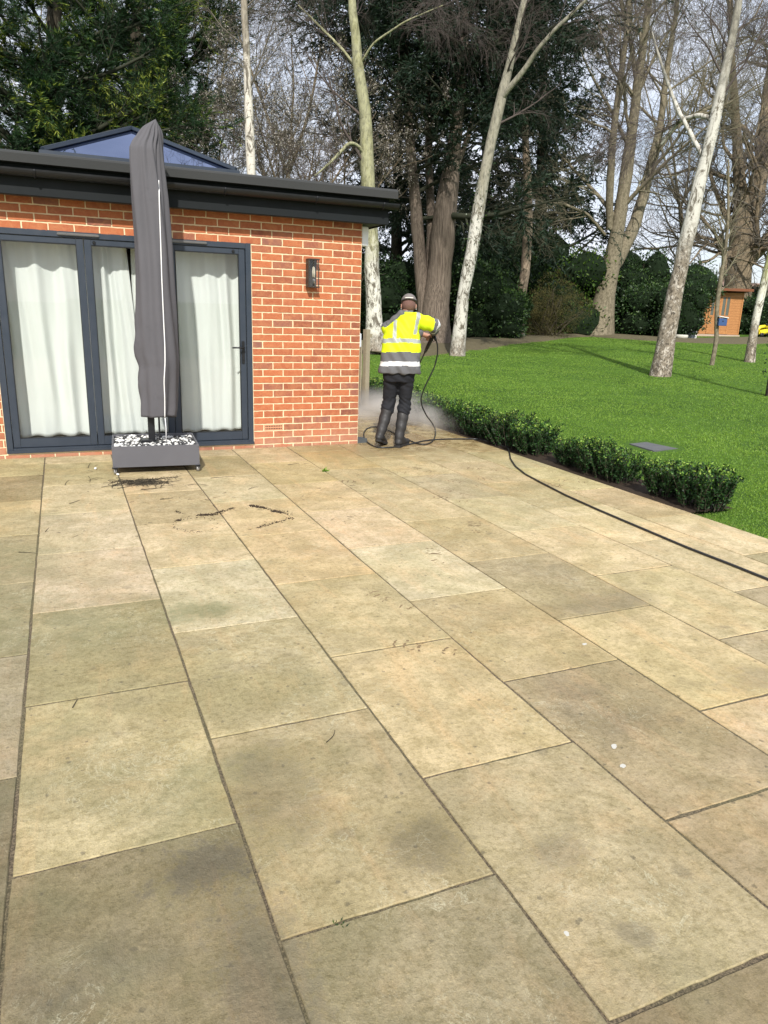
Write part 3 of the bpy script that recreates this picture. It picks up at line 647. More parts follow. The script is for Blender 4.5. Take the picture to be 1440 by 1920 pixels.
for sx_ in (-1, 1):
    for sy in (-1, 1):
        mb = MB(); cx, cy = sx_*(a-.018), sy*(b-.012); mb.b2(cx-.026, cx+.026, cy-.024, cy+.024, .055, .0615, .002); mb.box((cx, cy-.018, .045), (.008, .02, .03), .002); mb.box((cx+.018, cy, .04), (.004, .035, .034), .001); mb.box((cx-.018, cy, .04), (.004, .035, .034), .001)
        c_ = mb.build('castor', M['black_plastic'], pl)
        mb = MB(); mb.lathe([(.004, -.012), (.022, -.012), (.025, -.008), (.025, .008), (.022, .012), (.004, .012)], (cx, cy, .0255), 18, Matrix.Rotation(R(90), 4, 'Y')); mb.build('wheel', chrome, c_)
def pebbles(name, n, poly, zf, szr, mats, seed, parent=None, rz=0):
    rg = np.random.default_rng(seed); Vs, Fs, mi, o = [], [], [], 0
    bm = bmesh.new(); bmesh.ops.create_icosphere(bm, subdivisions=1, radius=1); bv = np.array([v.co[:] for v in bm.verts]); bf = np.array([[v.index for v in f.verts] for f in bm.faces]); bm.free()
    for i in range(n):
        x, y = poly(rg); s_ = rg.uniform(*szr); sc_ = s_*np.array([1, rg.uniform(.6, .9), rg.uniform(.4, .65)]); v = bv*sc_*(1+rg.normal(0, .07, bv.shape))
        an = rg.uniform(0, 6.28); tl = rg.normal(0, .35); c, s2 = math.cos(an), math.sin(an); v = v@np.array([[1, 0, 0], [0, math.cos(tl), -math.sin(tl)], [0, math.sin(tl), math.cos(tl)]]); v = v@np.array([[c, -s2, 0], [s2, c, 0], [0, 0, 1]]).T
        v = v+[x, y, zf(x, y, rg)+sc_[2]*.7]; Vs.append(v); Fs.append(bf+o); o += len(bv); mi += [int(rg.random() > .52)]*len(bf)
    return nmesh(name, np.concatenate(Vs), np.concatenate(Fs), mats, parent, smooth=True, midx=mi)
wp, bp = plain('white_pebble', (.66, .66, .63), .6, var=.25, vs=30), plain('black_pebble', (.03, .03, .032), .45, var=.3, vs=30)
pb = pebbles('planter_pebbles', 950, lambda r: (r.uniform(-.36, .36), r.uniform(-.32, .32)), lambda x, y, r: .218+.012*math.sin(x*9)*math.cos(y*11)+r.uniform(0, .012), (.014, .027), [wp, bp], 5)
pb.location = PC; pb.rotation_euler = (0, 0, PRZ); tag(pb, 'black and white pebbles lying in the grey planter', 'pebbles', kind='stuff')
MB().b2(-.366, .366, -.326, .326, .10, .218).build('gravel_bed', bp, pl)

pa = empty('cantilever_parasol', PC, 0, 'closed garden parasol in a tall dark grey cover standing in the planter', 'parasol')
loc = lambda x, y, z: (x-PC.x, y-PC.y, z)
mb = MB(); mb.b2(-.055, .005, -.055, .0, .16, 2.55, .006); mb.build('pole', M['black_plastic'], pa)
mb = MB(); mb.b2(-.02+.06, .055, -.05, -.01, .2, .75, .004); mb.build('brace', M['black_plastic'], pa)
mb = MB(); mb.b2(-.15, .13, -.10, .07, .17, .245, .012); mb.b2(-.13, -.02, -.085, .05, .245, .265, .008); mb.build('pole_foot', plain('matte_black', (.016, .017, .019), .5), pa)
# cover lofted ring by ring; outline read off the photograph at the parasol's own distance
outl = [(222, 291.5, 293), (226, 285, 296), (231, 278, 299), (238, 269, 302), (246, 264, 303.5), (256, 258, 304), (266, 250, 304), (276, 245.5, 304.5), (300, 245, 307), (335, 247, 311), (370, 249, 315), (410, 252, 318), (460, 255.5, 321), (520, 257, 324),
        (575, 257, 327.5), (620, 256.5, 330.5), (650, 256, 333), (668, 258, 334.5), (685, 262.5, 335), (720, 262.5, 334), (750, 265, 332.5), (768, 266, 331.5), (782, 267, 329)]
rg = np.random.default_rng(8); rows = []
for v, ul, ur in outl:
    A, B = on(ul, v, 1, -.76), on(ur, v, 1, -.76); rows.append((A[2]*.5+B[2]*.5, (A[0]+B[0])/2, (B[0]-A[0])/2))
rows = np.array(rows); ns, na = 130, 96; zt = np.linspace(rows[0, 0], rows[-1, 0], ns); o_ = np.argsort(rows[:, 0])
# sample more densely near the tip
zt = rows[0, 0]+(rows[-1, 0]-rows[0, 0])*np.linspace(0, 1, ns)**1.15
cx = np.interp(zt, rows[o_, 0], rows[o_, 1]); hw = np.interp(zt, rows[o_, 0], rows[o_, 2]); an = np.linspace(0, 2*math.pi, na, endpoint=False)
depth = np.interp(zt, [.4, 1.0, 1.2, 2.4, 2.8, 3.1], [.15, .185, .18, .135, .11, .03])
Tt, Aa = np.meshgrid(np.linspace(0, 1, ns), an, indexing='ij')
fold = .012*np.sin(Aa*5+Tt*2.2+1)+.009*np.sin(Aa*9-Tt*5)+.005*np.sin(Aa*17+Tt*6)*(1-sm(.1, .45, Tt))+.006*np.sin(Aa*3+Tt*14)*sm(.55, .8, Tt)+.009*np.sin(Tt*55+Aa*4+2*np.sin(Aa*2))*sm(.62, .75, Tt)*(1-sm(.93, 1, Tt))*np.maximum(0, np.sin(Aa*1.5+3.4))
creas = -.034*np.exp(-((Aa-5.0-.25*np.sin(Tt*5))/.10)**2)*(1-sm(.2, .42, Tt))*sm(0, .06, Tt)-.022*np.exp(-((Aa-5.35)/.08)**2)*(1-sm(.15, .5, Tt))
rad = 1+(fold+creas)/np.maximum(hw, .05)[:, None]*sm(0, .08, Tt)
# box-like section with rounded corners
p_ = 2.6; se = (np.abs(np.cos(Aa))**p_+np.abs(np.sin(Aa))**p_)**(-1/p_)
X = cx[:, None]+hw[:, None]*rad*se*np.cos(Aa); Y = -.70+depth[:, None]*rad*se*np.sin(Aa); Z = zt[:, None]+0*Aa
Z = Z+np.where(Tt > .97, -.018*np.sin(Aa+.9)-.012*np.sin(Aa*2), 0)*sm(.97, 1, Tt)
V = np.stack([X-PC.x, Y-PC.y, Z], -1).reshape(-1, 3); I = np.arange(ns*na).reshape(ns, na); J = np.roll(I, -1, 1)
F = np.stack([I[:-1], I[1:], J[1:], J[:-1]], -1).reshape(-1, 4)
g = G('cover_canvas', .85, .25); cc_ = g.mix(g.noise(1.2, 4), s2l((80, 79, 83)), s2l((94, 93, 97))); cc_ = g.mix(g.mrange(g.noise(5, 5, .7), .55, .75, 0, .35), cc_, s2l((67, 66, 70))); g.col(cc_)
g.bump(g.math('ADD', g.noise(7, 4, .6, vec=g.co('Object', (1, 1, .35))), g.math('MULTIPLY', g.noise(300, 2), .04)), .35, .03); M['canvas'] = g.m
cv = nmesh('cover', V, [F, I[:1, ::1][:, ::-1].copy()], M['canvas'], pa, smooth=True); md_ = cv.modifiers.new('t', 'SOLIDIFY'); md_.thickness = .003; md_.offset = -1
# white zip tape following the front of the cover
zs = [(338, 297.5), (370, 298.5), (404, 299.5), (460, 301.5), (524, 303.5), (570, 305.5), (614, 307.5), (650, 309.2), (680, 309.5), (715, 307.5), (750, 309), (783, 309)]
zp = []
for v, u in zs:
    q = on(u, v, 1, -.86); k = np.argmin(np.abs(zt-q[2])); best = None
    for it in range(3):
        fr = np.where(np.sin(an) < -.05)[0]; j = fr[np.argmin(np.abs(X[k, fr]-q[0]))]; q = on(u, v, 1, Y[k, j]-.004); k = np.argmin(np.abs(zt-q[2]))
    zp.append(q)
zp = np.array(zp); zq, _ = resample(zp, np.ones(len(zp)), 90)
for i in range(90):
    k = np.argmin(np.abs(zt-zq[i, 2])); fr = np.where(np.sin(an) < -.05)[0]; xs_ = X[k, fr]; o2 = np.argsort(xs_); zq[i, 1] = np.interp(zq[i, 0], xs_[o2], Y[k, fr][o2])-.0035
zq -= np.array(PC)
wz = plain('zip_white', (.78, .78, .78), .6)
mb = MB(); mb.tube(zq, .0052, 6); mb.build('zip', wz, cv)
e0 = zq[-1]; mb = MB(); mb.tube([e0, e0+[.004, -.004, -.10], e0+[-.002, -.002, -.24]], .0022, 5); mb.tube([e0+[.004, 0, 0], e0+[.009, -.002, -.12], e0+[.004, .0, -.23]], .002, 5); mb.build('pull_cord', wz, cv)

# ------------------------------------------------------------------ litter on the slabs
def onp(u, v, z=0.0):
    d = ray(u, v); return CAMP+d*((z-CAMP[2])/d[2])
rg = np.random.default_rng(21)
def twigs(paths, rad):
    P = []
    for p in paths: q, _ = resample(p, np.ones(len(p)), 6); P.append(q)
    P = np.array(P); return tubes(P, np.broadcast_to(np.asarray(rad)[:, None], P.shape[:2])*np.linspace(1, .5, 6), 4)
paths, rr = [], []
for k in range(150):      # dark heap of twigs in front of the planter
    c_ = onp(rg.normal(268, 30), rg.normal(905, 4.0)+0); a_ = rg.normal(.25, .7); l = rg.uniform(.02, .10); d = np.array([math.cos(a_), math.sin(a_), 0])*l
    s_ = np.array([-d[1], d[0], 0])*rg.normal(0, .3); paths.append([c_-d+[0, 0, .003], c_+s_+[0, 0, rg.uniform(.004, .02)], c_+d+[0, 0, .003]]); rr.append(rg.uniform(.0012, .003))
for a_, b_ in (((190, 914), (262, 902)), ((262, 902), (340, 893)), ((300, 915), (318, 897)), ((612, 1393), (628, 1370)), ((136, 1328), (145, 1313)), ((165, 878), (170, 868)), ((130, 945), (150, 938)), ((300, 937), (325, 934)), ((385, 937), (396, 938)), ((395, 897), (440, 893)), ((85, 998), (92, 990)), ((165, 893), (168, 905)), ((35, 1036), (68, 1038)), ((122, 910), (130, 900)), ((540, 872), (560, 869)), ((466, 918), (482, 913))):
    A, B = onp(*a_), onp(*b_); mid = (A+B)/2+np.array([rg.normal(0, .01), rg.normal(0, .01), .004]); paths.append([A+[0, 0, .003], mid, B+[0, 0, .003]]); rr.append(.0022)
for k in range(60):
    c_ = onp(rg.uniform(60, 700), rg.uniform(865, 1010)); a_ = rg.uniform(0, 6.28); l = rg.uniform(.008, .03); d = np.array([math.cos(a_), math.sin(a_), 0])*l; paths.append([c_-d+[0, 0, .002], c_+[0, 0, .004], c_+d+[0, 0, .002]]); rr.append(.0015)
V, F = twigs(paths, rr); o = nmesh('twig_litter', V, F, M['bark_dark'], smooth=True); tag(o, 'thin dark twigs scattered on the slabs in front of the planter', 'twigs', kind='stuff')
def crumbs(name, lines, n, mat, label, sz=(.002, .007), spread=2.2, seed=3):
    r_ = np.random.default_rng(seed); bm = bmesh.new(); bmesh.ops.create_icosphere(bm, subdivisions=1, radius=1); bv = np.array([v.co[:] for v in bm.verts]); bf = np.array([[v.index for v in f.verts] for f in bm.faces]); bm.free()
    Ls = np.array([math.dist(a[:2], b[:2])*a[2] for a, b in lines]); Vs, Fs, o = [], [], 0
    for i in r_.choice(len(lines), n, p=Ls/Ls.sum()):
        a_, b_ = lines[i]; t = r_.random(); u, v = a_[0]+(b_[0]-a_[0])*t+r_.normal(0, spread*1.6), a_[1]+(b_[1]-a_[1])*t+r_.normal(0, spread*.6)
        p = onp(u, v); s_ = r_.uniform(*sz); Vs.append(bv*np.array([s_, s_*r_.uniform(.5, 1), s_*.4])*(1+r_.normal(0, .15, bv.shape))+p+[0, 0, .001]); Fs.append(bf+o); o += len(bv)
    o = nmesh(name, np.concatenate(Vs), np.concatenate(Fs), mat); return tag(o, label, 'crumbs', kind='stuff')
circ = [((335+0, 0, 1), (0, 0))]*0
lines = [((372, 966, 3), (398, 965)), ((398, 965, 1.5), (440, 952)), ((470, 948, 5), (498, 953)), ((510, 958, 4), (530, 962)), ((498, 953, .6), (545, 966)), ((480, 990, 1), (548, 971)), ((500, 955, .3), (545, 960)), ((330, 958, .6), (338, 962)), ((205, 905, 1), (330, 895)), ((240, 908, 2), (290, 902))]
for k in range(14):
    t0, t1 = k/14*6.28, (k+1)/14*6.28; lines.append(((368+42*math.cos(t0), 984+14*math.sin(t0), .22 if 1.2 < t0 < 5.5 else .05), (368+42*math.cos(t1), 984+14*math.sin(t1))))
crumbs('moss_crumbs', lines, 1500, M['soil'], 'dark crumbs of moss and soil in lines on the orange slabs where something stood', spread=1.6)
crumbs('soil_crumbs', [((10, 850, 1), (210, 843)), ((385, 838, 1), (670, 834)), ((430, 845, .4), (500, 900)), ((560, 870, .3), (900, 900)), ((770, 875, .6), (960, 860)), ((830, 880, .8), (900, 920)), ((1000, 890, .3), (1100, 930)), ((960, 860, .5), (1400, 995))], 1300, M['mud'], 'fine brown grit scattered on the slabs beside wall and hedge', (.0015, .005), 5, 9)
crumbs('lump', [((334, 976, 1), (337, 976))], 1, M['soil'], 'small dark lump of moss on the slabs', (.02, .022), 0, 2); bpy.data.objects['lump'].name = 'moss_lump'; lo_ = bpy.data.objects['moss_lump']; del lo_['kind']; lo_['category'] = 'moss'; lo_['label'] = 'single dark lump of moss on the slabs left of the moss lines'
sp = pebbles('stray_pebble', 1, lambda r: tuple(onp(221, 891)[:2]), lambda x, y, r: 0, (.02, .022), [wp, wp], 3); tag(sp, 'white pebble on the slab under the left castor of the planter', 'pebble')
sp = pebbles('stray_pebble', 1, lambda r: tuple(onp(179, 880)[:2]), lambda x, y, r: 0, (.018, .02), [wp, wp], 4); tag(sp, 'white pebble lying alone on the slab left of the planter', 'pebble')
# muddy boot prints: treads of thin dried mud
def bootprint(mb, u, v, ang, s=1.0, r_=None):
    c = onp(u, v); q = Matrix.Translation((c[0], c[1], .0012)) @ Matrix.Rotation(ang, 4, 'Z')
    for k in range(8):
        y = -.12+.24*k/7*1.0
        if abs(y+.035) < .018: continue
        wd = (.050 if y > -.03 else .038)*s
        pts = []
        for i in range(7):
            t = i/6*2-1; pts.append(Vector((t*wd, (y*1.15+.016*(1-t*t)*math.sin(k*2.1)+r_.normal(0, .003))*s, 0)))
        for i in range(6):
            if r_.random() < .42: continue
            a_, b_ = q@pts[i], q@pts[i+1]; w_ = Vector((0, .0060*s*r_.uniform(.5, 1.2), 0)); w_ = q.to_3x3()@w_
            vs = [mb.bm.verts.new(p) for p in (a_-w_, b_-w_, b_+w_, a_+w_)]; mb.bm.faces.new(vs)
r_ = np.random.default_rng(5); mb = MB()
for u, v, a_ in ((890, 988, -.5), (815, 1042, -.3), (733, 1126, .4), (798, 1214, .9), (1068, 902, .9), (1058, 912, .7), (853, 922, .2), (846, 936, .6), (672, 904, 1.0), (790, 880, .4), (870, 905, .5), (926, 898, 1.3), (905, 880, .9)): bootprint(mb, u, v, a_, 1.0, r_)
o = mb.build('boot_print_mud', M['mud'], None); tag(o, 'faint muddy boot prints dried on the sandstone slabs', 'boot prints', kind='stuff')
mb = MB()
for u, v, s1, s2, a_ in ((1151, 1400, .018, .011, .6), (1168, 1436, .015, .010, .3), (1062, 1751, .008, .008, 0), (1096, 1208, .018, .008, .2), (262, 930, .006, .005, 0)):
    c = onp(u, v); q = [(c[0]+(s1*math.cos(t)*math.cos(a_)-s2*math.sin(t)*math.sin(a_))*rg.uniform(.6, 1.15), c[1]+(s1*math.cos(t)*math.sin(a_)+s2*math.sin(t)*math.cos(a_))*rg.uniform(.8, 1.2)) for t in np.linspace(0, 6.28, 16)[:-1]]; mb.prism(q, .0005, .0016)
o = mb.build('lime_spots', plain('chalky_white', (.46, .45, .40), .95), None); tag(o, 'small chalky white spots dried on the front slabs', 'spots', kind='stuff')
# weed in a joint
def leafy(P, D, ln, wd, rng_):
    """diamond leaves: base points P, directions D"""
    n = len(P); D = norm(D); S = norm(np.cross(D, rng_.normal(0, 1, (n, 3)))); ln = np.broadcast_to(ln, (n,))[:, None]; wd = np.broadcast_to(wd, (n,))[:, None]
    V = np.stack([P, P+D*ln*.45+S*wd*.5, P+D*ln, P+D*ln*.45-S*wd*.5], 1).reshape(-1, 3); return V, np.arange(4*n).reshape(n, 4)
r_ = np.random.default_rng(6)
def weed(u, v, n, s_, label):
    c = onp(u, v); D = r_.normal(0, 1, (n, 3)); D[:, 2] = np.abs(D[:, 2])*.7+.2; V, F = leafy(np.zeros((n, 3))+r_.normal(0, .006, (n, 3))*[1, 1, 0], D, r_.uniform(.5, 1, n)*s_, s_*.25, r_)
    o = nmesh('weed', V, F, M['ivy'] if s_ < .03 else M['grass'], attrs={'rnd': r_.random(n)}); o.location = c; return tag(o, label, 'weed')
weed(610, 884, 24, .055, 'small green weed sprouting from a slab joint in front of the brick wall')
weed(637, 1731, 16, .016, 'tiny green weed in the slab joint at the bottom of the photo')
# manhole cover in the lawn
mc = grd(1226, 836); mb = MB(); q = [grd(1180, 832), grd(1212, 827.5), grd(1272, 840), grd(1226, 846)]
mb.prism([(p[0]-mc[0], p[1]-mc[1]) for p in q], -.05, -.002); g = G('cast_concrete', .9); g.col(g.mix(g.noise(5, 6, .7), s2l((68, 71, 74)), s2l((102, 103, 103)))); g.bump(g.noise(60, 5), .6, .006)
o = mb.build('manhole_cover', g.m); o.location = mc; tag(o, 'flat grey manhole cover set in the lawn', 'manhole cover')

# ------------------------------------------------------------------ hose
hz = .010
hp = []
def hg(u, v, z=hz): hp.append(onp(u, v, z))
hang = [(817, 634, .18), (821, 650, .2), (820, 668, .22), (814, 690, .24), (803, 712, .26), (793, 733, .28), (789, 748, .32), (791, 762, .38), (800, 780, .45), (811, 794, .52), (816.5, 806, .60)]
for u, v, y in hang: hp.append(on(u, v, 1, y))
c7 = lambda x, y: (660+x/7.2, 740+y/7.2)
for x, y in ((1126, 540), (1108, 600), (1070, 645), (1010, 670), (940, 672), (860, 655), (780, 618), (690, 588), (640, 560), (575, 520), (515, 490), (460, 470), (400, 445), (340, 434), (260, 433), (195, 462), (160, 510), (158, 560), (180, 610), (235, 665), (320, 708), (400, 715), (480, 715), (560, 708), (650, 692), (770, 670), (850, 652), (940, 628), (1040, 614), (1120, 607), (1220, 602), (1320, 598), (1400, 600), (1432, 598)):
    hg(*c7(x, y))
for p in ((1.56, -.12, .012), (1.60, -.4, .013), (1.60, -.75, .013)): hp.append(np.array(p))
for u, v in ((955, 848), (957, 860), (966, 874), (985, 889), (1015, 905), (1060, 928), (1120, 955), (1200, 989), (1290, 1027), (1370, 1058), (1440, 1086), (1560, 1135), (1750, 1220)): hg(u, v)
hp, _ = resample(hp, np.ones(len(hp)), 420)
mb = MB(); mb.tube(hp, .0085, 8); o = mb.build('hose', plain('black_rubber', (.014, .015, .016), .38, 0, .5, .2, 10), None)
tag(o, 'black pressure washer hose looping round the boots and across the patio', 'hose')

# ------------------------------------------------------------------ box hedge
def shrub_box(seed, rx, ry, h, n=6500):
    r_ = np.random.default_rng(seed); ns_ = 80
    base = np.c_[r_.uniform(-rx*.55, rx*.55, ns_), r_.uniform(-ry*.6, ry*.6, ns_), np.zeros(ns_)]; top = np.c_[base[:, 0]*1.55+r_.normal(0, .02, ns_), base[:, 1]*1.5+r_.normal(0, .02, ns_), h*(r_.uniform(.80, 1.06, ns_))*(1-.18*(np.abs(base[:, 0])/rx)**2)]
    D0 = top-base; Ls = np.linalg.norm(D0, axis=1); P = grow(r_, base, D0, Ls, 6, .05); Rd = taper(np.full(ns_, .0035), 7, .4); st = tubes(P, Rd, 3)
    p, D, L_, R_, pi = spawn(r_, P, Rd, Ls, 6, .08, .95, (.4, .8), (.16, .3)); P2 = grow(r_, p, D, L_, 4, .1, (0, 0, .12)); st2 = tubes(P2, taper(R_, 5, .5), 3)
    V, F = joinVF([st, st2]); A = np.concatenate([P[:, :, :].repeat(1, 0), ], 0)
    def along(Pc, k, t0, pw_=.7):
        Nn, n_, _ = Pc.shape; i = np.repeat(np.arange(Nn), k); t = (t0+(1-t0)*r_.random(len(i))**pw_)*(n_-1); j = np.minimum(t.astype(int), n_-2); f = (t-j)[:, None]; q = Pc[i, j]*(1-f)+Pc[i, j+1]*f; d = norm(Pc[i, j+1]-Pc[i, j]); return q, d, t/(n_-1)
    q1, d1, t1 = along(P, 34, .05, 1.0); q2, d2, t2 = along(P2, int(n/len(P2)), .05)
    q = np.concatenate([q1, q2]); d = np.concatenate([d1, d2]); D = norm(d*.8+r_.normal(0, .75, q.shape)); m_ = len(q)
    LV, LF = leafy(q, D, r_.uniform(.018, .030, m_), r_.uniform(.012, .018, m_), r_)
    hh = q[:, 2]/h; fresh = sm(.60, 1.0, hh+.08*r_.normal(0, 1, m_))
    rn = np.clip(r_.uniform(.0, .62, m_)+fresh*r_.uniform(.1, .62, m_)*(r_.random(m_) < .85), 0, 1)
    return (V, F), (LV, LF, rn)
hedge_protos = []
for s_ in range(4):
    (V, F), (LV, LF, rn) = shrub_box(40+s_, .25, [.27, .24, .28, .25][s_], [.36, .33, .38, .35][s_])
    a_ = bpy.data.objects.new('tmp', None)
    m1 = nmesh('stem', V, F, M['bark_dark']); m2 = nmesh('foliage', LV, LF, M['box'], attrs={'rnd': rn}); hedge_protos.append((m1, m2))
hl = [(-3.50, 'leafy box shrub at the very near end of the low hedge', 1.02), (-3.10, 'second box shrub from the near end of the hedge, joined to the end one', .95),
      (-2.46, 'box shrub just past the first narrow gap from the near end of the hedge', .90), (-2.08, 'box shrub midway between the two gaps of the low hedge', .96), (-1.70, 'box shrub on the near side of the wide gap in the low hedge', .93)]
yy = -1.06; k = 0
while yy < 6.9:
    hl.append((yy, {1: 'second box shrub beyond the wide gap in the low hedge', 2: 'box shrub where the hose comes out of the hedge', 3: 'box shrub just beyond where the hose comes out of the hedge'}.get(k, 'green box shrub in the unbroken hedge between the hose and the house corner') if k else 'box shrub at the near end of the unbroken hedge run, just past the wide gap', 1.05+.05*math.sin(k*1.7))); yy += .415; k += 1
used = set(); rh = random.Random(3)
for i, (y, lab, s_) in enumerate(hl):
    k = i % 4; x = 1.765+.02*math.sin(i*2.1)+max(0, y-1)*.028
    if i == 4: s_ *= .9
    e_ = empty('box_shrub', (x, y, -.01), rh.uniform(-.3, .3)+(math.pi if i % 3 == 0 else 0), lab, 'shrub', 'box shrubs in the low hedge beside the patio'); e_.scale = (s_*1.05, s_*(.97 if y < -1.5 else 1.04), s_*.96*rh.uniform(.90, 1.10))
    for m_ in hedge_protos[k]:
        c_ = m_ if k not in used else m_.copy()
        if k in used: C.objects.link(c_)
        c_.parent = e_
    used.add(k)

# ------------------------------------------------------------------ grass blades
def blades(n, seed):
    r_ = np.random.default_rng(seed); out_ = []
    th = r_.uniform(R(-8), R(78), n*3); rad = 4.2+ (38-4.2)*r_.random(n*3)**1.75
    x = -3+rad*np.sin(th); y = -8+rad*np.cos(th)
    ok = (x > np.where(y < -3.6, 1.52, 1.98)+np.maximum(0, y-1)*.03) & ((y > -12)); x, y, rad = x[ok][:n], y[ok][:n], rad[ok][:n]; n = len(x)
    # keep off the manhole cover
    ok = (np.hypot(x-mc[0], (y-mc[1])) > .36); x, y, rad = x[ok], y[ok], rad[ok]; n = len(x); z = terr(x, y)-.014
    patch = .6*np.sin(x*1.3+2*np.sin(y*.8))*np.sin(y*1.1+1.5*np.sin(x*.6+1))+.5*np.sin(x*3.1+2*np.sin(y*2.3+x))*np.sin(y*2.7+np.sin(x*2.2)); hgt = r_.uniform(.008, .020, n)*(1+.2*patch); wd = .0022+.00055*rad
    a_ = r_.uniform(0, 6.28, n); ln = np.c_[np.cos(a_), np.sin(a_), np.zeros(n)]*(hgt*r_.uniform(.1, .7, n))[:, None]; b_ = r_.uniform(0, 6.28, n); S = np.c_[np.cos(b_), np.sin(b_), np.zeros(n)]*wd[:, None]
    P = np.c_[x, y, z]; V = np.stack([P-S, P+S, P+ln+np.c_[np.zeros((n, 2)), hgt]], 1).reshape(-1, 3)
    rn = np.clip(.46+.20*patch+r_.normal(0, .12, n), 0, .93); rn[r_.random(n) < .02] = 1
    return V, np.arange(3*n).reshape(n, 3), rn
V, F, rn = blades(560000, 2); o = nmesh('grass', V, F, M['grass'], attrs={'rnd': rn}); tag(o, 'short mown green grass covering the lawn', 'grass', kind='stuff')
# ------------------------------------------------------------------ trees
def limb(path, D, off=0.0, n=22, far=0.0):
    """pixel path (u, v, width) at distance D -> world polyline with radii; far = extra distance gained along it"""
    P, Rr = [], []
    m_ = len(path)
    for i, (u, v, wd) in enumerate(path):
        p = atD(u, v, D+off+far*i/max(1, m_-1)); P.append(p); Rr.append(wd/2/FPX*float((p-CAMP) @ _f))
    return resample(P, Rr, n)
def tree(name, label, D, base, limbs, bark_, twig, spec, seed, group=None, cat='tree', extra=None, flare=1.25, sides=14, thick=False):
    """spec: list of levels (k, t0, t1, ang, length, wander, pull, n, rmin)"""
    r_ = np.random.default_rng(seed); root = empty(name, base, 0, label, cat, group)
    Ps, Rs = [], []
    for i, l in enumerate(limbs):
        q, rd = limb(l[0], D, n=22, far=l[1] if len(l) > 1 else 0)
        if i == 0:
            sh = base-q[0]; wgt = np.linspace(1, 0, 22)[:, None]**2; q = q+sh*wgt; rd[0] *= flare; rd[1] *= 1+(flare-1)*.45; q[0, 2] -= .15
        # gentle irregularity
        q[1:-1] += r_.normal(0, .012, (20, 3))*rd[1:-1, None]*6; rd = rd*(1+r_.normal(0, .03, 22))
        Ps.append(q); Rs.append(rd)
    P, Rd = np.stack(Ps), np.stack(Rs); parts = [tubes(P, Rd, sides)]
    Ln = np.array([np.sum(np.linalg.norm(np.diff(p, axis=0), axis=1)) for p in P]); tw = []; tips = []
    cur = (P, Rd, Ln)
    for li, s_ in enumerate(spec):
        k, t0, t1, ang, ln, wan, pull, n_, rmin, rr_ = s_
        p, Dd, L_, R_, pi = spawn(r_, cur[0], cur[1], cur[2], k, t0, t1, ang, (1, 1), rr_, rmin, 0)
        if li == 0:
            up_ = np.clip((p[:, 2]-base[2])/max(1, (P[..., 2].max()-base[2])), 0, 1); L_ = r_.uniform(ln[0], ln[1], len(p))*(1-.35*up_); R_ = np.minimum(R_, .035*L_**.9+.004)
        else: L_ = r_.uniform(ln[0], ln[1], len(p))*cur[2][pi]
        Q = grow(r_, p, Dd, L_, n_, wan, pull, .15); Rq = taper(R_, n_+1, .28); Rq = np.maximum(Rq, rmin*.7)
        (parts if (li == 0 and thick) else tw).append(tubes(Q, Rq, 6 if li == 0 else (4 if li == 1 else 3))); cur = (Q, Rq, L_); tips.append(Q)
    V, F = joinVF(parts); nmesh('trunk', V-base, F, bark_, root, smooth=True)
    if tw:
        V, F = joinVF(tw); nmesh('twigs', V-base, F, twig, root, smooth=True)
    if extra: extra(root, base, tips, P, r_)
    return root, tips, P
U = (0, 0, .10); DN = (0, 0, -.16)
birch_spec = [(15, .38, 1, (.5, .95), (1.6, 3.4), .10, (0, 0, .03), 8, .005, .24), (8, .25, 1, (.4, .9), (.30, .5), .14, (0, 0, -.03), 6, .004, .5), (6, .1, 1, (.3, .8), (.45, .85), .12, DN, 6, .0028, .6), (2, .1, 1, (.3, .8), (.35, .6), .12, DN, 4, .0026, .7)]
def sp(base_spec, k0=None, L0=None, t0=None):
    s_ = [list(x) for x in base_spec]
    if k0: s_[0][0] = k0
    if L0: s_[0][4] = L0
    if t0: s_[0][1] = t0
    return s_
# thin birch behind the roof
b = np.array(on(480, 330, 1, 9.0)); b[2] = terr(b[0], b[1]); D0 = dep(b)
tree('birch_tree', 'slim white birch rising behind the flat roof, just right of the roof lantern', D0, b, [([(497, 600, 24), (483, 400, 19), (478, 320, 18), (472, 220, 17), (468, 140, 15), (463, 60, 14), (458, -20, 12), (452, -160, 8), (446, -330, 3)],)],
     M['birch_thin'], M['twig_grey'], sp(birch_spec, 18, (1.0, 2.6), .5), 31)
# birch beside the house corner
b = grd(703, 662); D0 = dep(b)
tree('birch_tree', 'large birch with a white foot and greenish upper trunk beside the house corner', D0, b, [([(703, 662, 33), (701, 600, 30), (698, 540, 29), (697, 470, 28), (695, 420, 27), (690, 350, 26), (688, 290, 26), (684, 200, 22), (672, 130, 21), (664, 60, 17), (660, 0, 15), (655, -120, 11), (650, -280, 6)],),
      ([(690, 300, 5), (672, 272, 6), (655, 266, 6), (632, 292, 5.5), (614, 310, 4), (590, 330, 2.5)], -1.0), ([(672, 130, 5), (640, 90, 5), (600, 50, 4), (560, 10, 2.5)], 1.0), ([(676, 120, 4), (700, 80, 4), (760, 40, 3), (830, 10, 2)], -1)],
     M['birch_green'], M['twig_birch'], sp(birch_spec, 16, (1.6, 3.6), .40), 32)
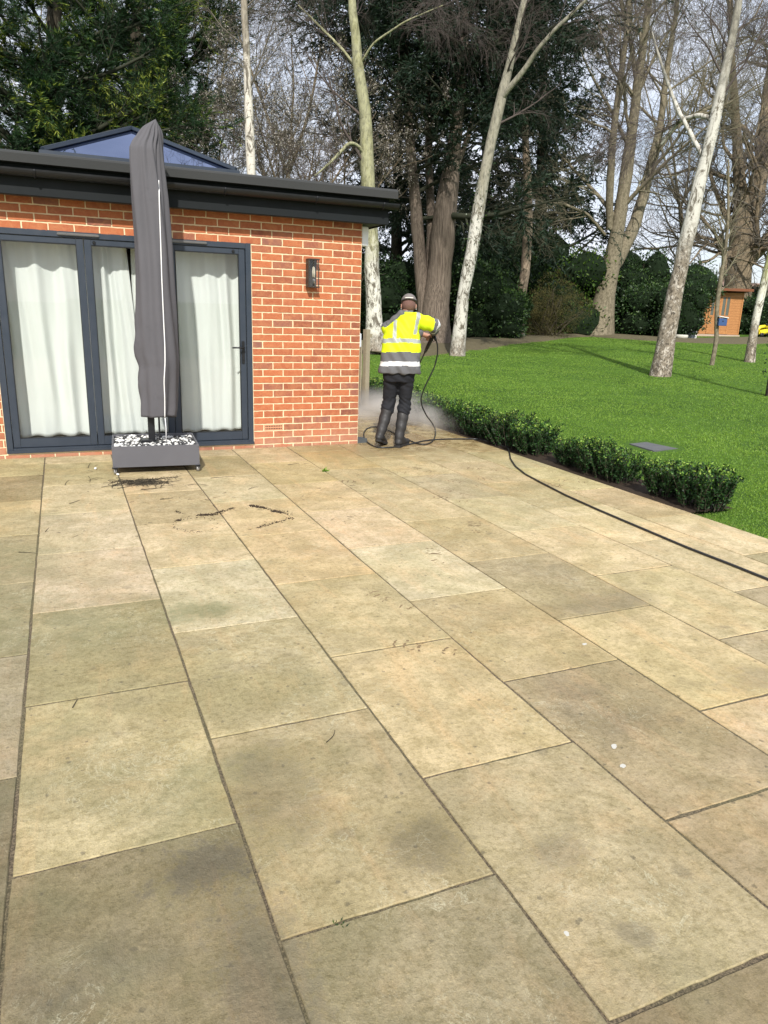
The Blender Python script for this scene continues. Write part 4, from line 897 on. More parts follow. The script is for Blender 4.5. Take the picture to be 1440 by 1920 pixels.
# leaning birch with ivy foot
b = grd(857, 666); D0 = dep(b)
def ivy(lo, hi, n, ls=.06, spread=.12):
    def f(root, base, tips, P, r_):
        q = P[0]; t = r_.uniform(lo, hi, n)*(len(q)-1); j = t.astype(int); fr = (t-j)[:, None]; p = q[j]*(1-fr)+q[np.minimum(j+1, 21)]*fr
        d = r_.normal(0, 1, (n, 3)); d = norm(d); p = p+d*(.10+np.abs(r_.normal(0, spread, n)))[:, None]; V, F = leafy(p-base, norm(d+r_.normal(0, .5, d.shape)), r_.uniform(.6, 1.2, n)*ls, ls*.8, r_); nmesh('ivy', V, F, M['ivy'], root, attrs={'rnd': r_.random(n)})
    return f
tree('birch_tree', 'white birch leaning right with ivy round its lower trunk, right of the man', D0, b, [([(857, 666, 26), (861, 620, 24), (866, 560, 22), (878, 500, 23), (890, 440, 24), (897, 390, 23), (905, 330, 21), (918, 280, 20), (930, 230, 19), (938, 185, 20), (955, 120, 15), (970, 60, 13), (985, 0, 12), (1005, -120, 9), (1020, -260, 4)],),
      ([(936, 190, 10), (955, 165, 11), (985, 130, 10), (1005, 95, 8), (1045, 50, 7), (1100, 0, 6), (1150, -60, 3)], -1.2)],
     M['birch_white'], M['twig_birch'], sp(birch_spec, 16, (1.4, 3.2), .45), 33, extra=ivy(.06, .42, 520))
# leaning birch with rough foot, right
b = grd(1237, 704); D0 = dep(b)
tree('birch_tree', 'birch leaning right with a rough fissured foot, standing in the middle of the lawn', D0, b, [([(1237, 704, 33), (1245, 660, 32), (1256, 600, 32), (1268, 540, 31), (1280, 480, 28), (1290, 440, 28), (1300, 390, 26), (1312, 340, 24), (1325, 290, 22), (1340, 230, 21), (1348, 180, 20), (1362, 130, 17), (1375, 70, 15), (1386, 0, 14), (1402, -120, 10), (1415, -240, 5)],),
      ([(1340, 225, 9), (1310, 215, 8), (1275, 225, 6), (1240, 270, 5)], 1.0), ([(1322, 300, 9), (1300, 260, 8), (1268, 200, 7), (1240, 120, 5), (1222, 60, 3)], 1.2)],
     M['birch_rough'], M['twig_birch'], sp(birch_spec, 14, (1.2, 2.6), .5), 34)
# mossy birch far right
b = grd(1406, 678); D0 = dep(b)
tree('birch_tree', 'thin mossy birch leaning right beside the yellow toy at the right edge', D0, b, [([(1404, 678, 18), (1409, 640, 15), (1417, 590, 14), (1428, 540, 14), (1440, 495, 13), (1455, 420, 12), (1470, 330, 10), (1490, 200, 8), (1510, 60, 5)],)],
     M['birch_mossy'], M['twig_birch'], sp(birch_spec, 16, (.8, 2.0), .45), 35)
# sapling with the bird box
b = grd(1334, 684); D0 = dep(b)
sap_spec = [(14, .35, 1, (.4, .8), (.5, 1.4), .1, (0, 0, .05), 6, .004, .5), (6, .2, 1, (.4, .8), (.4, .6), .14, (0, 0, 0), 5, .004, .6)]
tree('sapling', 'slender crooked sapling carrying the small blue bird box', D0, b, [([(1333, 684, 8), (1341, 655, 8), (1344, 630, 8), (1342, 600, 8), (1345, 560, 8), (1350, 530, 8), (1357, 490, 7), (1364, 440, 6), (1366, 380, 5), (1366, 300, 3)],), ([(1352, 525, 5), (1356, 480, 5), (1356, 440, 4), (1345, 400, 3)], .3)], M['bark_beech'], M['twig_green'], sap_spec, 36, flare=1.1, sides=8)
bb = atD(1348.5, 602, D0); q_ = empty('bird_box', bb+np.array([0, -.07, 0]), R(-24), 'small blue bird box with a white lid on the slender sapling', 'bird box')
mb = MB(); mb.b2(-.10, .12, -.09, .08, -.12, .08, .006); mb.build('box', plain('blue_paint', (.03, .075, .20), .5), q_)
mb = MB(); mb.box((.01, -.01, .105), (.26, .22, .02), .005, ry=R(8)); mb.build('lid', plain('white_paint', (.75, .75, .73), .5), q_)
mb = MB(); mb.lathe([(.018, 0), (.018, .004)], (.01, -.0905, .0), 14, Matrix.Rotation(R(90), 4, 'X')); mb.build('entrance_hole', M['black_plastic'], q_)
# trunk at the extreme right edge
b = grd(1446, 742); D0 = dep(b)
tree('ivy_tree', 'dark ivy clad trunk cut off by the right edge of the photo', D0, b, [([(1447, 742, 18), (1449, 700, 14), (1455, 640, 13), (1468, 540, 12), (1490, 400, 10), (1530, 150, 6)],)], M['bark_dark'], M['twig_grey'], sap_spec, 39, extra=ivy(.0, .5, 300, .05, .05), flare=1.2)
# straight stem behind the lawn
b = grd(970, 633); D0 = dep(b)
tree('conifer_stem', 'bare straight brown trunk between the leaning birch and the forked beech', D0, b, [([(970, 633, 24), (972, 600, 18), (977, 560, 18), (985, 500, 18), (990, 440, 17), (991, 390, 16), (989, 340, 15), (985, 260, 13), (982, 120, 9), (980, -60, 5)],)], M['bark_pine'], M['twig_grey'],
     [(12, .5, 1, (1.0, 1.5), (1.0, 3.0), .08, (0, 0, -.04), 7, .008, .35), (7, .2, 1, (.5, 1), (.3, .5), .12, (0, 0, -.08), 5, .006, .5), (6, .1, 1, (.4, .9), (.35, .6), .12, (0, 0, -.1), 4, .005, .6)], 37)
# forked beech
b = grd(1119, 629); D0 = dep(b)
beech_spec = [(20, .25, 1, (.5, 1.0), (2.5, 6.5), .11, (0, 0, .03), 9, .012, .36), (10, .15, 1, (.4, .95), (.3, .55), .13, (0, 0, .015), 7, .007, .5), (7, .1, 1, (.4, .9), (.3, .55), .14, (0, 0, .0), 5, .0048, .6), (1, .1, 1, (.4, .9), (.35, .6), .14, (0, 0, .0), 4, .0045, .7)]
tree('beech_tree', 'big grey green bare beech with a trunk forking low, behind the lawn', D0, b, [([(1117, 630, 52), (1122, 600, 42), (1130, 560, 38), (1140, 520, 38), (1148, 495, 34), (1154, 450, 27), (1160, 400, 26), (1170, 350, 24), (1178, 290, 22), (1188, 220, 18), (1195, 150, 17), (1205, 90, 14), (1215, 20, 12), (1235, -100, 9), (1250, -260, 5)],),
      ([(1144, 510, 22), (1160, 482, 25), (1178, 452, 24), (1192, 420, 23), (1203, 385, 20), (1212, 340, 19), (1225, 290, 16), (1238, 240, 13), (1248, 150, 11), (1262, 60, 9), (1280, -60, 6)], 1.5),
      ([(1143, 430, 12), (1142, 380, 15), (1145, 320, 14), (1150, 250, 13), (1160, 170, 12), (1172, 90, 10), (1180, 0, 8), (1190, -120, 5)], -1.5),
      ([(1236, 282, 8), (1262, 240, 9), (1290, 225, 8), (1325, 205, 7), (1350, 190, 5)], 1), ([(1192, 145, 9), (1180, 60, 8), (1165, 0, 6)], 1), ([(1134, 440, 6), (1100, 400, 6), (1050, 380, 5), (1010, 385, 3)], -2)],
     M['bark_beech'], M['twig_green'], sp(beech_spec, 14), 38, flare=1.35, thick=True)
# oak behind the cabin
b = grd(1372, 628); dd = norm(b-CAMP); b = b+dd*np.array([1, 1, 0])*4.5; b[2] = terr(b[0], b[1]); D0 = dep(b)
tree('oak_tree', 'large bare oak with several thick limbs right behind the wooden cabin', D0, b, [([(1368, 622, 66), (1372, 580, 58), (1376, 545, 50), (1380, 510, 46), (1385, 470, 46), (1392, 425, 42), (1388, 380, 26), (1384, 330, 22), (1382, 270, 18), (1378, 200, 15), (1372, 120, 12), (1368, 30, 9), (1365, -90, 5)],),
      ([(1392, 440, 26), (1410, 400, 30), (1424, 350, 30), (1428, 300, 26), (1432, 240, 22), (1440, 170, 18), (1452, 60, 12), (1460, -80, 6)], 1.5), ([(1384, 505, 20), (1400, 495, 24), (1425, 465, 26), (1450, 440, 24), (1480, 400, 18), (1520, 330, 12)], -1),
      ([(1378, 470, 12), (1362, 480, 13), (1352, 465, 14), (1346, 445, 12)], -.8), ([(1384, 440, 16), (1365, 410, 12), (1350, 380, 9), (1335, 340, 6), (1320, 290, 4)], 1.0)],
     M['bark_oak'], M['twig_grey'], [(13, .2, 1, (.6, 1.1), (3, 7), .17, (0, 0, .02), 9, .015, .42), (11, .15, 1, (.5, 1.0), (.3, .55), .2, (0, 0, .01), 7, .009, .5), (7, .1, 1, (.4, 1.0), (.3, .6), .2, (0, 0, 0), 5, .006, .6), (1, .1, 1, (.4, .9), (.35, .6), .2, (0, 0, .0), 4, .006, .7)], 41, flare=1.2, thick=True)
# -- conifers
def leaf_fans(tips, r_, k, ln, wd, flat=.5, droop=-.15, t0=.1):
    Q = tips; Nn, n_, _ = Q.shape; i = np.repeat(np.arange(Nn), k); t = r_.uniform(t0, 1, len(i))*(n_-1); j = np.minimum(t.astype(int), n_-2); f = (t-j)[:, None]
    q = Q[i, j]*(1-f)+Q[i, j+1]*f; d = norm(Q[i, j+1]-Q[i, j]); s_ = r_.normal(0, 1, d.shape); s_[:, 2] *= flat; D = norm(d*1.0+s_*.75+np.array([0, 0, droop])); m_ = len(q)
    return leafy(q, D, r_.uniform(.6, 1.2, m_)*ln, wd*r_.uniform(.7, 1.3, m_), r_), t/(n_-1), q
def conifer(name, label, D, base, limbs, bark_, leafm, spec, k, ln, wd, seed, flat=.5, droop=-.15, group=None, bright=.5):
    def ex(root, b_, tips, P, r_):
        (V, F), t, q = leaf_fans(tips[-1], r_, k, ln, wd, flat, droop); (V2, F2), t2, q2 = leaf_fans(tips[-2], r_, max(2, k//2), ln, wd, flat, droop, .3)
        VV, FF = joinVF([(V, F), (V2, F2)]); tt = np.concatenate([t, t2*.8]); nz = np.concatenate([q, q2]); cl_ = .5+.5*np.sin(nz[:, 0]*1.7+np.sin(nz[:, 2]*1.3))*np.sin(nz[:, 1]*1.2+nz[:, 2]*2.1)
        rn = np.clip(r_.uniform(0, .45, len(tt))+bright*sm(.15, .8, tt)*r_.random(len(tt))**.6*sm(.3, .75, cl_), 0, 1); nmesh('foliage', VV-b_, FF, leafm, root, attrs={'rnd': rn})  # sunlit clumps put into the leaf colour, on top of the yellow-green tips
    return tree(name, label, D, base, limbs, bark_, M['conifer_twig'], spec, seed, group, extra=ex)
def cbase(u, Y):
    p = on(u, 500, 1, Y); p = np.array(p); p[2] = terr(p[0], p[1]); return p
cyp = lambda k0, L0: [(k0, .12, 1, (1.0, 1.45), L0, .08, (0, 0, .025), 8, .012, .32), (17, .05, 1, (.4, .9), (.16, .34), .10, (0, 0, .02), 5, .006, .5), (8, .1, 1, (.4, .8), (.4, .65), .12, (0, 0, .0), 4, .003, .6)]
b = cbase(70, 11.5); D0 = dep(b)
conifer('cypress_tree', 'tall cypress with bright green tufted sprays at the top left corner behind the house', D0, b, [([(75, 640, 46), (80, 400, 40), (90, 250, 34), (100, 100, 30), (105, -60, 22), (110, -180, 12), (112, -250, 5)],)], M['bark_dark'], M['cypress'], cyp(96, (1.3, 4.4)), 32, .115, .014, 51, .20, .03, bright=1.0)
b = cbase(235, 18.5); D0 = dep(b)
conifer('cypress_tree', 'second cypress of looser dark sprays standing behind the roof lantern', D0, b, [([(215, 640, 40), (222, 400, 34), (235, 250, 28), (255, 100, 24), (262, -60, 18), (268, -110, 9), (270, -150, 4)],)], M['bark_dark'], M['cypress'], cyp(92, (1.6, 5.2)), 30, .14, .017, 58, .20, .03, bright=.9)
b = grd(812, 645); D0 = dep(b)
ced = [(22, .30, 1, (1.1, 1.6), (3.0, 7.5), .07, (0, 0, .03), 9, .014, .35), (12, .12, 1, (.6, 1.1), (.25, .42), .10, (0, 0, -.02), 5, .007, .5), (8, .1, 1, (.4, .9), (.35, .6), .12, (0, 0, -.06), 4, .005, .6)]
conifer('cedar_tree', 'massive cedar with several fibrous red brown stems behind the man', D0, b, [([(812, 648, 62), (815, 600, 50), (820, 540, 48), (826, 480, 46), (832, 420, 44), (838, 370, 40), (848, 300, 28), (858, 240, 24), (866, 180, 20), (870, 60, 15), (874, -80, 10), (876, -240, 5)],),
      ([(800, 630, 30), (794, 560, 26), (786, 480, 25), (782, 420, 23), (776, 360, 21), (768, 260, 17), (760, 140, 13), (752, 0, 9), (748, -140, 5)], 1.0), ([(806, 600, 16), (806, 500, 16), (808, 420, 15), (806, 340, 15), (802, 240, 12), (800, 100, 10), (800, -80, 6)], 2.0),
      ([(850, 330, 9), (880, 250, 10), (905, 150, 9), (925, 40, 7), (940, -80, 4)], 2)], M['bark_cedar'], M['cedar'], ced, 17, .17, .034, 53, .3, -.12, bright=.5)
def far_con(u, Yd, wpx, label, seed, k0=60, L0=(2.0, 4.5), mat='cedar', ln=.22, wd=.05):
    v = 640; d = norm(np.array([*(ray(u, v)[:2]), 0])); p = CAMP+d*Yd; b_ = np.array([p[0], p[1], 0]); b_[2] = terr(b_[0], b_[1]); D_ = dep(b_)
    return conifer('dark_conifer', label, D_, b_, [([(u, 640, wpx), (u+4, 400, wpx*.8), (u+8, 200, wpx*.6), (u+12, 0, wpx*.4), (u+14, -150, 4)],)], M['bark_dark'], M[mat],
      [(k0, .04, 1, (1.1, 1.6), L0, .07, (0, 0, -.01), 8, .014, .35), (10, .12, 1, (.6, 1.1), (.28, .45), .10, (0, 0, -.07), 5, .007, .5), (7, .1, 1, (.4, .9), (.35, .6), .12, (0, 0, -.1), 4, .004, .6)], 12, ln, wd, seed, .5, -.3, bright=.35)
far_con(1010, 37, 26, 'tall dark conifer with hanging sprays behind the straight bare trunk', 61, 70, (2.2, 4.0))
far_con(905, 38, 24, 'dark conifer filling the background between the cedar and the leaning birch', 62, 70, (2.2, 4.4))
far_con(740, 36, 24, 'dark conifer behind the birch at the house corner', 63, 60, (2.5, 5.0))
# -- bushes
def bush(name, label, u, v, wm, hm, dm, mat, n, leaf, seed, back=0.0, asp=.5, core=True, up=.3, lobes=14, rlo=0, rhi=1):
    r_ = np.random.default_rng(seed); p = grd(u, v); dd = norm(np.array([*(p-CAMP)[:2], 0])); p = p+dd*(back+dm*.35); p[2] = terr(p[0], p[1]); root = empty(name, p, YAW, label, 'bush')
    V, F, rn = [], [], []
    LC = np.c_[r_.uniform(-.34, .34, lobes)*wm, r_.uniform(-.3, .3, lobes)*dm, r_.uniform(.12, .70, lobes)*hm]; LR = np.c_[r_.uniform(.20, .34, lobes)*wm, r_.uniform(.24, .36, lobes)*dm, r_.uniform(.2, .34, lobes)*hm]
    LC[0] = (0, 0, hm*.35); LR[0] = (wm*.42, dm*.42, hm*.45)
    i = r_.integers(0, lobes, n); d = norm(r_.normal(0, 1, (n, 3))); rad = 1-np.abs(r_.normal(0, .11, n)); bump_ = 1+.13*np.sin(d[:, 0]*7+i)*np.sin(d[:, 2]*8+i*2)+.08*np.sin(d[:, 1]*17+i)*np.sin(d[:, 0]*15)
    q = LC[i]+d*LR[i]*(rad*bump_)[:, None]; q[:, 2] = np.where(q[:, 2] < .05, r_.uniform(.05, .5, n), q[:, 2])
    dn = norm(d*.7+r_.normal(0, .6, d.shape)+np.array([0, 0, up])*.3); VV, FF = leafy(q, dn, leaf*r_.uniform(.7, 1.25, n), leaf*asp*r_.uniform(.8, 1.2, n), r_)
    nmesh('foliage', VV, FF, M[mat], root, attrs={'rnd': np.clip(r_.uniform(rlo, rhi*.75, n)+.25*rhi*(d[:, 2] > .3)*r_.random(n), 0, 1)})
    ns_ = 16; b_ = np.c_[r_.uniform(-.15, .15, ns_)*wm, r_.uniform(-.15, .15, ns_)*dm, np.zeros(ns_)]; t_ = LC[r_.integers(0, lobes, ns_)]+r_.normal(0, .1, (ns_, 3)); P = grow(r_, b_, t_-b_, np.linalg.norm(t_-b_, axis=1)*1.1, 7, .08); pr = [tubes(P, taper(np.full(ns_, .03+.006*hm), 8, .3), 5)]
    nmesh('stems', *joinVF(pr), M['bark_dark'], root, smooth=True)
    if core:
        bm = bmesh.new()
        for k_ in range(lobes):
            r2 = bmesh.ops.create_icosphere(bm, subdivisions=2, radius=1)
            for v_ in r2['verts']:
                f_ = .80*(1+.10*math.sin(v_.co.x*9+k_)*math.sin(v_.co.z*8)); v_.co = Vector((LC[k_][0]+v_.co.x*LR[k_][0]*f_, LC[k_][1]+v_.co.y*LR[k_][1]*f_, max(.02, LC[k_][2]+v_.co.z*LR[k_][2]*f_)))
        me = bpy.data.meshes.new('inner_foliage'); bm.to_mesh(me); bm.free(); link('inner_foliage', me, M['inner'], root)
    return root
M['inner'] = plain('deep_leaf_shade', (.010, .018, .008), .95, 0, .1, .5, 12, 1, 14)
bush('laurel_bush', 'dark laurel behind the foot of the birch at the house corner', 690, 652, 4.4, 3.4, 3, 'laurel', 9000, .13, 71, back=3)
bush('laurel_bush', 'dark laurel right behind the man in the yellow jacket', 752, 648, 3.0, 3.2, 3, 'laurel', 8000, .13, 72, back=6.5)
bush('holly_bush', 'glossy dark holly between the leaning birch and the straight bare trunk', 908, 640, 3.0, 2.9, 2.4, 'laurel', 9000, .12, 73, rhi=1.3, back=1.2)
bush('laurel_bush', 'low laurel just left of the straight bare trunk', 948, 637, 1.6, 1.9, 1.8, 'laurel', 4500, .13, 74, rhi=1.4, back=.8)
bush('rhododendron_bush', 'yellow green leaved bush catching light behind the brown wispy shrub', 1035, 633, 4.6, 4.0, 3, 'rhodo', 9500, .15, 75, back=2.2)
bush('wispy_shrub', 'rounded brownish green wispy shrub right of the straight bare trunk', 1027, 634, 2.6, 2.75, 2.0, 'shrubtwig', 15000, .10, 76, asp=.12, core=False, up=1.5)
bush('laurel_bush', 'dark laurel between the brown wispy shrub and the beech trunk', 1085, 630, 3.2, 3.4, 2.6, 'laurel', 8500, .13, 77, back=2.2)
bush('yew_bush', 'tall dark yew behind the fork of the beech', 1165, 632, 4.0, 4.2, 3, 'laurel', 10000, .13, 78, back=3.5)
bush('holly_bush', 'big round dark holly beside the wooden cabin', 1240, 638, 4.3, 3.3, 3.2, 'laurel', 17000, .125, 79, lobes=20, rhi=1.2, back=3.4)
bush('holly_bush', 'dark holly reaching up to the left wall of the wooden cabin', 1270, 636, 2.2, 2.7, 2.0, 'laurel', 5500, .12, 80, back=.3)
bush('yew_bush', 'dark hedge bush to the right of the wooden cabin', 1420, 632, 3.6, 2.0, 2.2, 'laurel', 9000, .11, 81, back=1.8)
bush('laurel_bush', 'olive bush rising above the hedge right of the oak', 1440, 630, 5.2, 3.3, 3, 'shrubtwig', 8000, .14, 82, back=7, asp=.4)
bush('laurel_bush', 'dark evergreen bush far behind the cedar trunks', 840, 640, 5.0, 4.2, 3, 'laurel', 8000, .15, 83, back=4)
bush('laurel_bush', 'dark evergreen bush far behind the straight bare trunk', 965, 636, 5.0, 5.0, 3, 'laurel', 8500, .15, 84, back=4)
# low ground cover under the trees
# -- blossom trees and bare background trees
def generic(name, seed, H, r0, barkm, twigm, nf=3, k1=9, spread=.45, L1=(.16, .36), blossom=0, rm=.008, kk=(8, 6, 2)):
    r_ = np.random.default_rng(seed); root = empty(name)
    t = grow(r_, np.zeros((1, 3)), np.array([[0, 0, 1.]]), np.array([H*.42]), 12, .05, (0, 0, .04)); Rt = taper(np.array([r0]), 13, .62); Rt[0, 0] *= 1.3
    p = np.repeat(t[:, -1], nf, 0); a_ = np.arange(nf)*6.28/nf+r_.uniform(0, 1); d = np.c_[np.cos(a_)*spread, np.sin(a_)*spread, np.ones(nf)]; L_ = r_.uniform(.5, .66, nf)*H
    Q = grow(r_, p, d, L_, 12, .07, (0, 0, .05)); Rq = taper(np.full(nf, r0*.42), 13, .15)
    P = np.concatenate([t, Q]); Rd = np.concatenate([Rt, Rq]); Ln = np.concatenate([[H*.42], L_]); parts = [tubes(P, Rd, 8)]
    p, Dd, _, R_, pi = spawn(r_, P, Rd, Ln, k1, .3, 1, (.5, 1.0), (1, 1), .45, rm, 0); L_ = r_.uniform(*L1, len(p))*H; A = grow(r_, p, Dd, L_, 8, .12, (0, 0, .04)); Ra = taper(R_, 9, .3); parts.append(tubes(A, np.maximum(Ra, rm*.8), 5)); cur = (A, Ra, L_); tw = []
    for k_, (a0, b0) in zip(kk, ((.3, .55), (.3, .55), (.35, .6))):
        p, Dd, L_, R_, pi = spawn(r_, *cur, k_, .1, 1, (.4, .95), (a0, b0), .55, rm, .2); A = grow(r_, p, Dd, L_, 5, .15, (0, 0, .02)); Ra = np.maximum(taper(R_, 6, .35), rm*.7); tw.append(tubes(A, Ra, 3)); cur = (A, Ra, L_)
    nmesh('trunk', *joinVF(parts), barkm, root, smooth=True); nmesh('twigs', *joinVF(tw), twigm, root, smooth=True)
    if blossom:
        Q = cur[0]; n = blossom; i = r_.integers(0, len(Q), n); q = Q[i, r_.integers(0, Q.shape[1], n)]+r_.normal(0, .02, (n, 3)); V, F = leafy(q, r_.normal(0, 1, (n, 3)), .034, .03, r_); nmesh('blossom', V, F, M['blossom'], root, attrs={'rnd': r_.random(n)})
    return root
def place(root, u, dist, label, rz=0, s=1.0, first=False, cat='tree', group=None, zoff=0):
    d = norm(np.array([*(ray(u, 600)[:2]), 0])); p = CAMP+d*dist
    r2 = root if first else root.copy()
    if not first:
        C.objects.link(r2)
        for ch in list(root.children):
            c_ = ch.copy(); C.objects.link(c_); c_.parent = r2
    r2.location = (p[0], p[1], float(terr(p[0], p[1]))-.1+zoff); r2.rotation_euler = (0, 0, rz); r2.scale = (s, s, s); tag(r2, label, cat, group); return r2
bl = generic('blossom_tree', 91, 7.5, .12, M['bark_oak'], M['twig_grey'], 4, 10, .8, (.18, .34), 8000, .005)
place(bl, 560, 23, 'white blossoming tree above the roof between the slim and the green birch', .4, 1.0, True)
place(bl, 640, 25, 'white blossoming tree partly hidden by the green trunked birch', 2.4, 1.0)
place(bl, 425, 24, 'blossoming tree low behind the right end of the roof lantern', 4.1, .88)
p1 = generic('bare_tree', 92, 19, .24, M['bark_oak'], M['twig_birch'], 3, 10, .45, (.15, .34), 0, .0075)
p2 = generic('bare_tree', 93, 16, .18, M['bark_beech'], M['twig_grey'], 4, 10, .55, (.18, .36), 0, .0065)
gb = 'bare winter trees behind the garden'
place(p1, 560, 44, 'tall bare tree in the gap of sky right of the slim birch', .3, .95, True, group=gb)
place(p2, 415, 33, 'bare tree of fine twigs in the gap between the cypresses and the slim birch', 1.3, .95, True, group=gb)
place(p2, 1275, 43, 'bare tree seen left of the upper trunk of the rough footed birch', .9, .95, group=gb)
place(p2, 1435, 47, 'bare tree in the top right corner behind the oak limbs', 2.7, 1.05, group=gb)
place(p1, 20, 40, 'bare tree at the far left behind the cypress', 4, .8, group=gb)
place(p2, 300, 34, 'bare tree showing through the gaps of the cypresses', 2.2, .9, group=gb)

# ------------------------------------------------------------------ wooden cabin, panel, toy, house, post
b = grd(1345, 630); cb = empty('wooden_cabin', b, YAW+R(6), 'orange stained wooden cabin with glazed double doors and a flat sloping roof', 'cabin')
g = G('stained_boards', .6, .35); x_, y_, z_ = g.sep()
gv = g.noise(5, 6, .7, vec=g.co('Object', (3, 3, 20))); g.col(g.mix(g.mrange(gv, .3, .7), (.28, .115, .04), (.52, .25, .09))); g.bump(gv, .3, .01); M['boards'] = g.m
M['stain'] = plain('dark_stain', (.17, .06, .025), .6, 0, .4, .2, 8); W2, DP, HF, HB = 1.02, 1.5, 2.02, 1.84
mb = MB()
for k in range(16):   # overlapping boards, front panels either side of the doors and the right side
    z0 = .08+k*(HF-.12)/16; z1 = z0+(HF-.12)/16-.004
    mb.b2(-W2, -.62, -.012, .012, z0, z1, .003); mb.b2(.46, W2, -.012, .012, z0, z1, .003); mb.b2(W2-.012, W2+.012, .014, DP, z0, min(z1, HB), .003); mb.b2(-W2-.012, -W2+.012, .014, DP, z0, min(z1, HB), .003); mb.b2(-W2+.014, W2-.014, DP-.012, DP+.012, z0, min(z1, HB), .003)
mb.b2(-.619, .459, -.012, .012, 1.86, HF-.05, .003); mb.build('wall', M['boards'], cb)
for x0, x1 in ((-.615, -.082), (-.078, .455)):
    mb = MB(); mb.b2(x0, x0+.09, -.03, .0, .09, 1.855, .003); mb.b2(x1-.09, x1, -.03, .0, .09, 1.855, .003); mb.b2(x0+.091, x1-.091, -.03, 0, .09, .18, .003); mb.b2(x0+.091, x1-.091, -.03, 0, 1.77, 1.855, .003); mb.b2(x0+.091, x1-.091, -.03, 0, .86, .94, .003); mb.b2(x0+.235, x1-.235, -.03, 0, .941, 1.769, .003)
    for k in range(7): mb.b2(x0+.091, x1-.091, -.02, -.004, .181+k*.097, .181+(k+1)*.097-.004, .002)
    d_ = mb.build('door', M['boards'], cb); mb = MB(); mb.b2(x0+.091, x0+.234, -.018, -.012, .941, 1.769); mb.b2(x1-.234, x1-.091, -.018, -.012, .941, 1.769); mb.build('pane', plain('dim_pane', (.10, .11, .09), .15), d_)
mb = MB(); mb.box((0, DP/2-.10, (HF+HB)/2+.04), (2*W2+.36, DP+.62, .05), .006, rx=-math.atan2(HF-HB, DP)); mb.box((0, -.41, HF+.075), (2*W2+.38, .03, .12), .004); mb.build('roof', M['stain'], cb)
mb = MB(); mb.b2(-W2-.05, W2+.05, -.08, DP+.05, -.12, .07, .01); mb.build('plinth', plain('pale_timber', (.42, .32, .25), .8), cb)
[MB().b2(x-.03, x+.03, -.034, -.013, .08, HF-.06, .003).build('corner_trim', M['boards'], cb) for x in (-W2+.03, W2-.03)]
b = grd(1297, 635); e_ = empty('grey_panel', b, YAW, 'dark grey panel with a white edge post standing left of the wooden cabin', 'panel')
mb = MB(); mb.b2(-.75, .12, .02, .06, 0, 1.0, .004); mb.build('sheet', plain('grey_blue_panel', (.09, .11, .13), .5), e_); mb = MB(); mb.b2(.125, .20, 0, .07, 0, 1.05, .004); mb.build('edge_post', plain('white_timber', (.7, .7, .68), .6), e_)
b = grd(1277, 637); e_ = empty('stone_bowl', b, 0, 'cream stone bowl on the grass at the foot of the big holly', 'bowl'); mb = MB(); mb.lathe([(.12, 0), (.2, .03), (.27, .12), (.26, .2), (.22, .21), (.18, .15)], (0, 0, 0), 20); mb.build('bowl', plain('cream_stone', (.50, .49, .42), .9, var=.2, vs=20), e_)
b = grd(1427, 632); e_ = empty('toy_digger', b, YAW+R(10), 'bright yellow plastic ride on toy lying on the lawn at the right edge', 'toy')
yl = plain('yellow_plastic', (.72, .60, .03), .35); mb = MB()
mb.tube([(-.38, 0, .06), (-.30, 0, .28), (-.12, 0, .46), (.12, 0, .50)], [.05, .07, .08, .07], 10); mb.box((.02, 0, .24), (.5, .34, .20), .05, ry=R(-14)); mb.box((.26, 0, .46), (.34, .30, .10), .04, ry=R(14)); mb.build('body', yl, e_)
mb = MB(); mb.box((-.42, 0, .07), (.22, .36, .10), .03, ry=R(20)); mb.build('scoop', yl, e_); mb = MB()
for x_ in (-.1, .3): mb.lathe([(.03, -.2), (.10, -.19), (.10, -.12), (.03, -.11), (.03, .11), (.10, .12), (.10, .19), (.03, .2)], (x_, 0, .10), 16, Matrix.Rotation(R(90), 4, 'X'))
mb.build('wheels', M['black_plastic'], e_); mb = MB(); mb.b2(.10, .42, -.12, .12, .53, .60, .02); mb.build('seat', M['black_plastic'], e_)
b = grd(1380, 629); e_ = empty('timber_offcuts', b+np.array([.6, 0, 0]), YAW, 'orange timber offcuts lying on bare earth beside the cabin', 'timber'); mb = MB()
for k, (x_, y_, a_) in enumerate(((.9, .0, .2), (1.1, .2, -.3), (.5, -.1, .6))): mb.box((x_, y_, .03+.03*k), (.7, .09, .025), .003, rz=a_)
mb.build('boards', M['boards'], e_)
# far house with a chimney
p = atD(1400, 532, 75); e_ = empty('far_house', (p[0], p[1], 0), YAW+R(15), 'distant house roof with a brick chimney seen past the oak on the right', 'house')
mb = MB(); mb.b2(-3, 9, 0, 7, 0, p[2]-1.6); mb.build('wall', plain('far_brick', (.30, .17, .12), .9), e_)
mb = MB(); zr = p[2]-1.6; a_ = [mb.bm.verts.new(c) for c in ((-3.4, -.4, zr), (9.4, -.4, zr), (9.4, 7.4, zr), (-3.4, 7.4, zr), (-1.5, 3.5, zr+1.9), (7.5, 3.5, zr+1.9))]
for f_ in ((0, 1, 5, 4), (2, 3, 4, 5), (1, 2, 5), (3, 0, 4), (0, 3, 2, 1)): mb.bm.faces.new([a_[i] for i in f_])
rf = mb.build('roof', plain('far_tiles', (.22, .15, .12), .9), e_); mb = MB(); mb.b2(.1, 1.1, 3, 4, zr+1.2, zr+3.2); mb.b2(0, 1.2, 2.9, 4.1, zr+3.2, zr+3.4); mb.lathe([(.14, zr+3.4), (.12, zr+3.9)], (.35, 3.5, 0), 10); mb.lathe([(.14, zr+3.4), (.12, zr+3.9)], (.85, 3.5, 0), 10); mb.build('chimney', plain('chimney_brick', (.25, .15, .11), .9), rf)
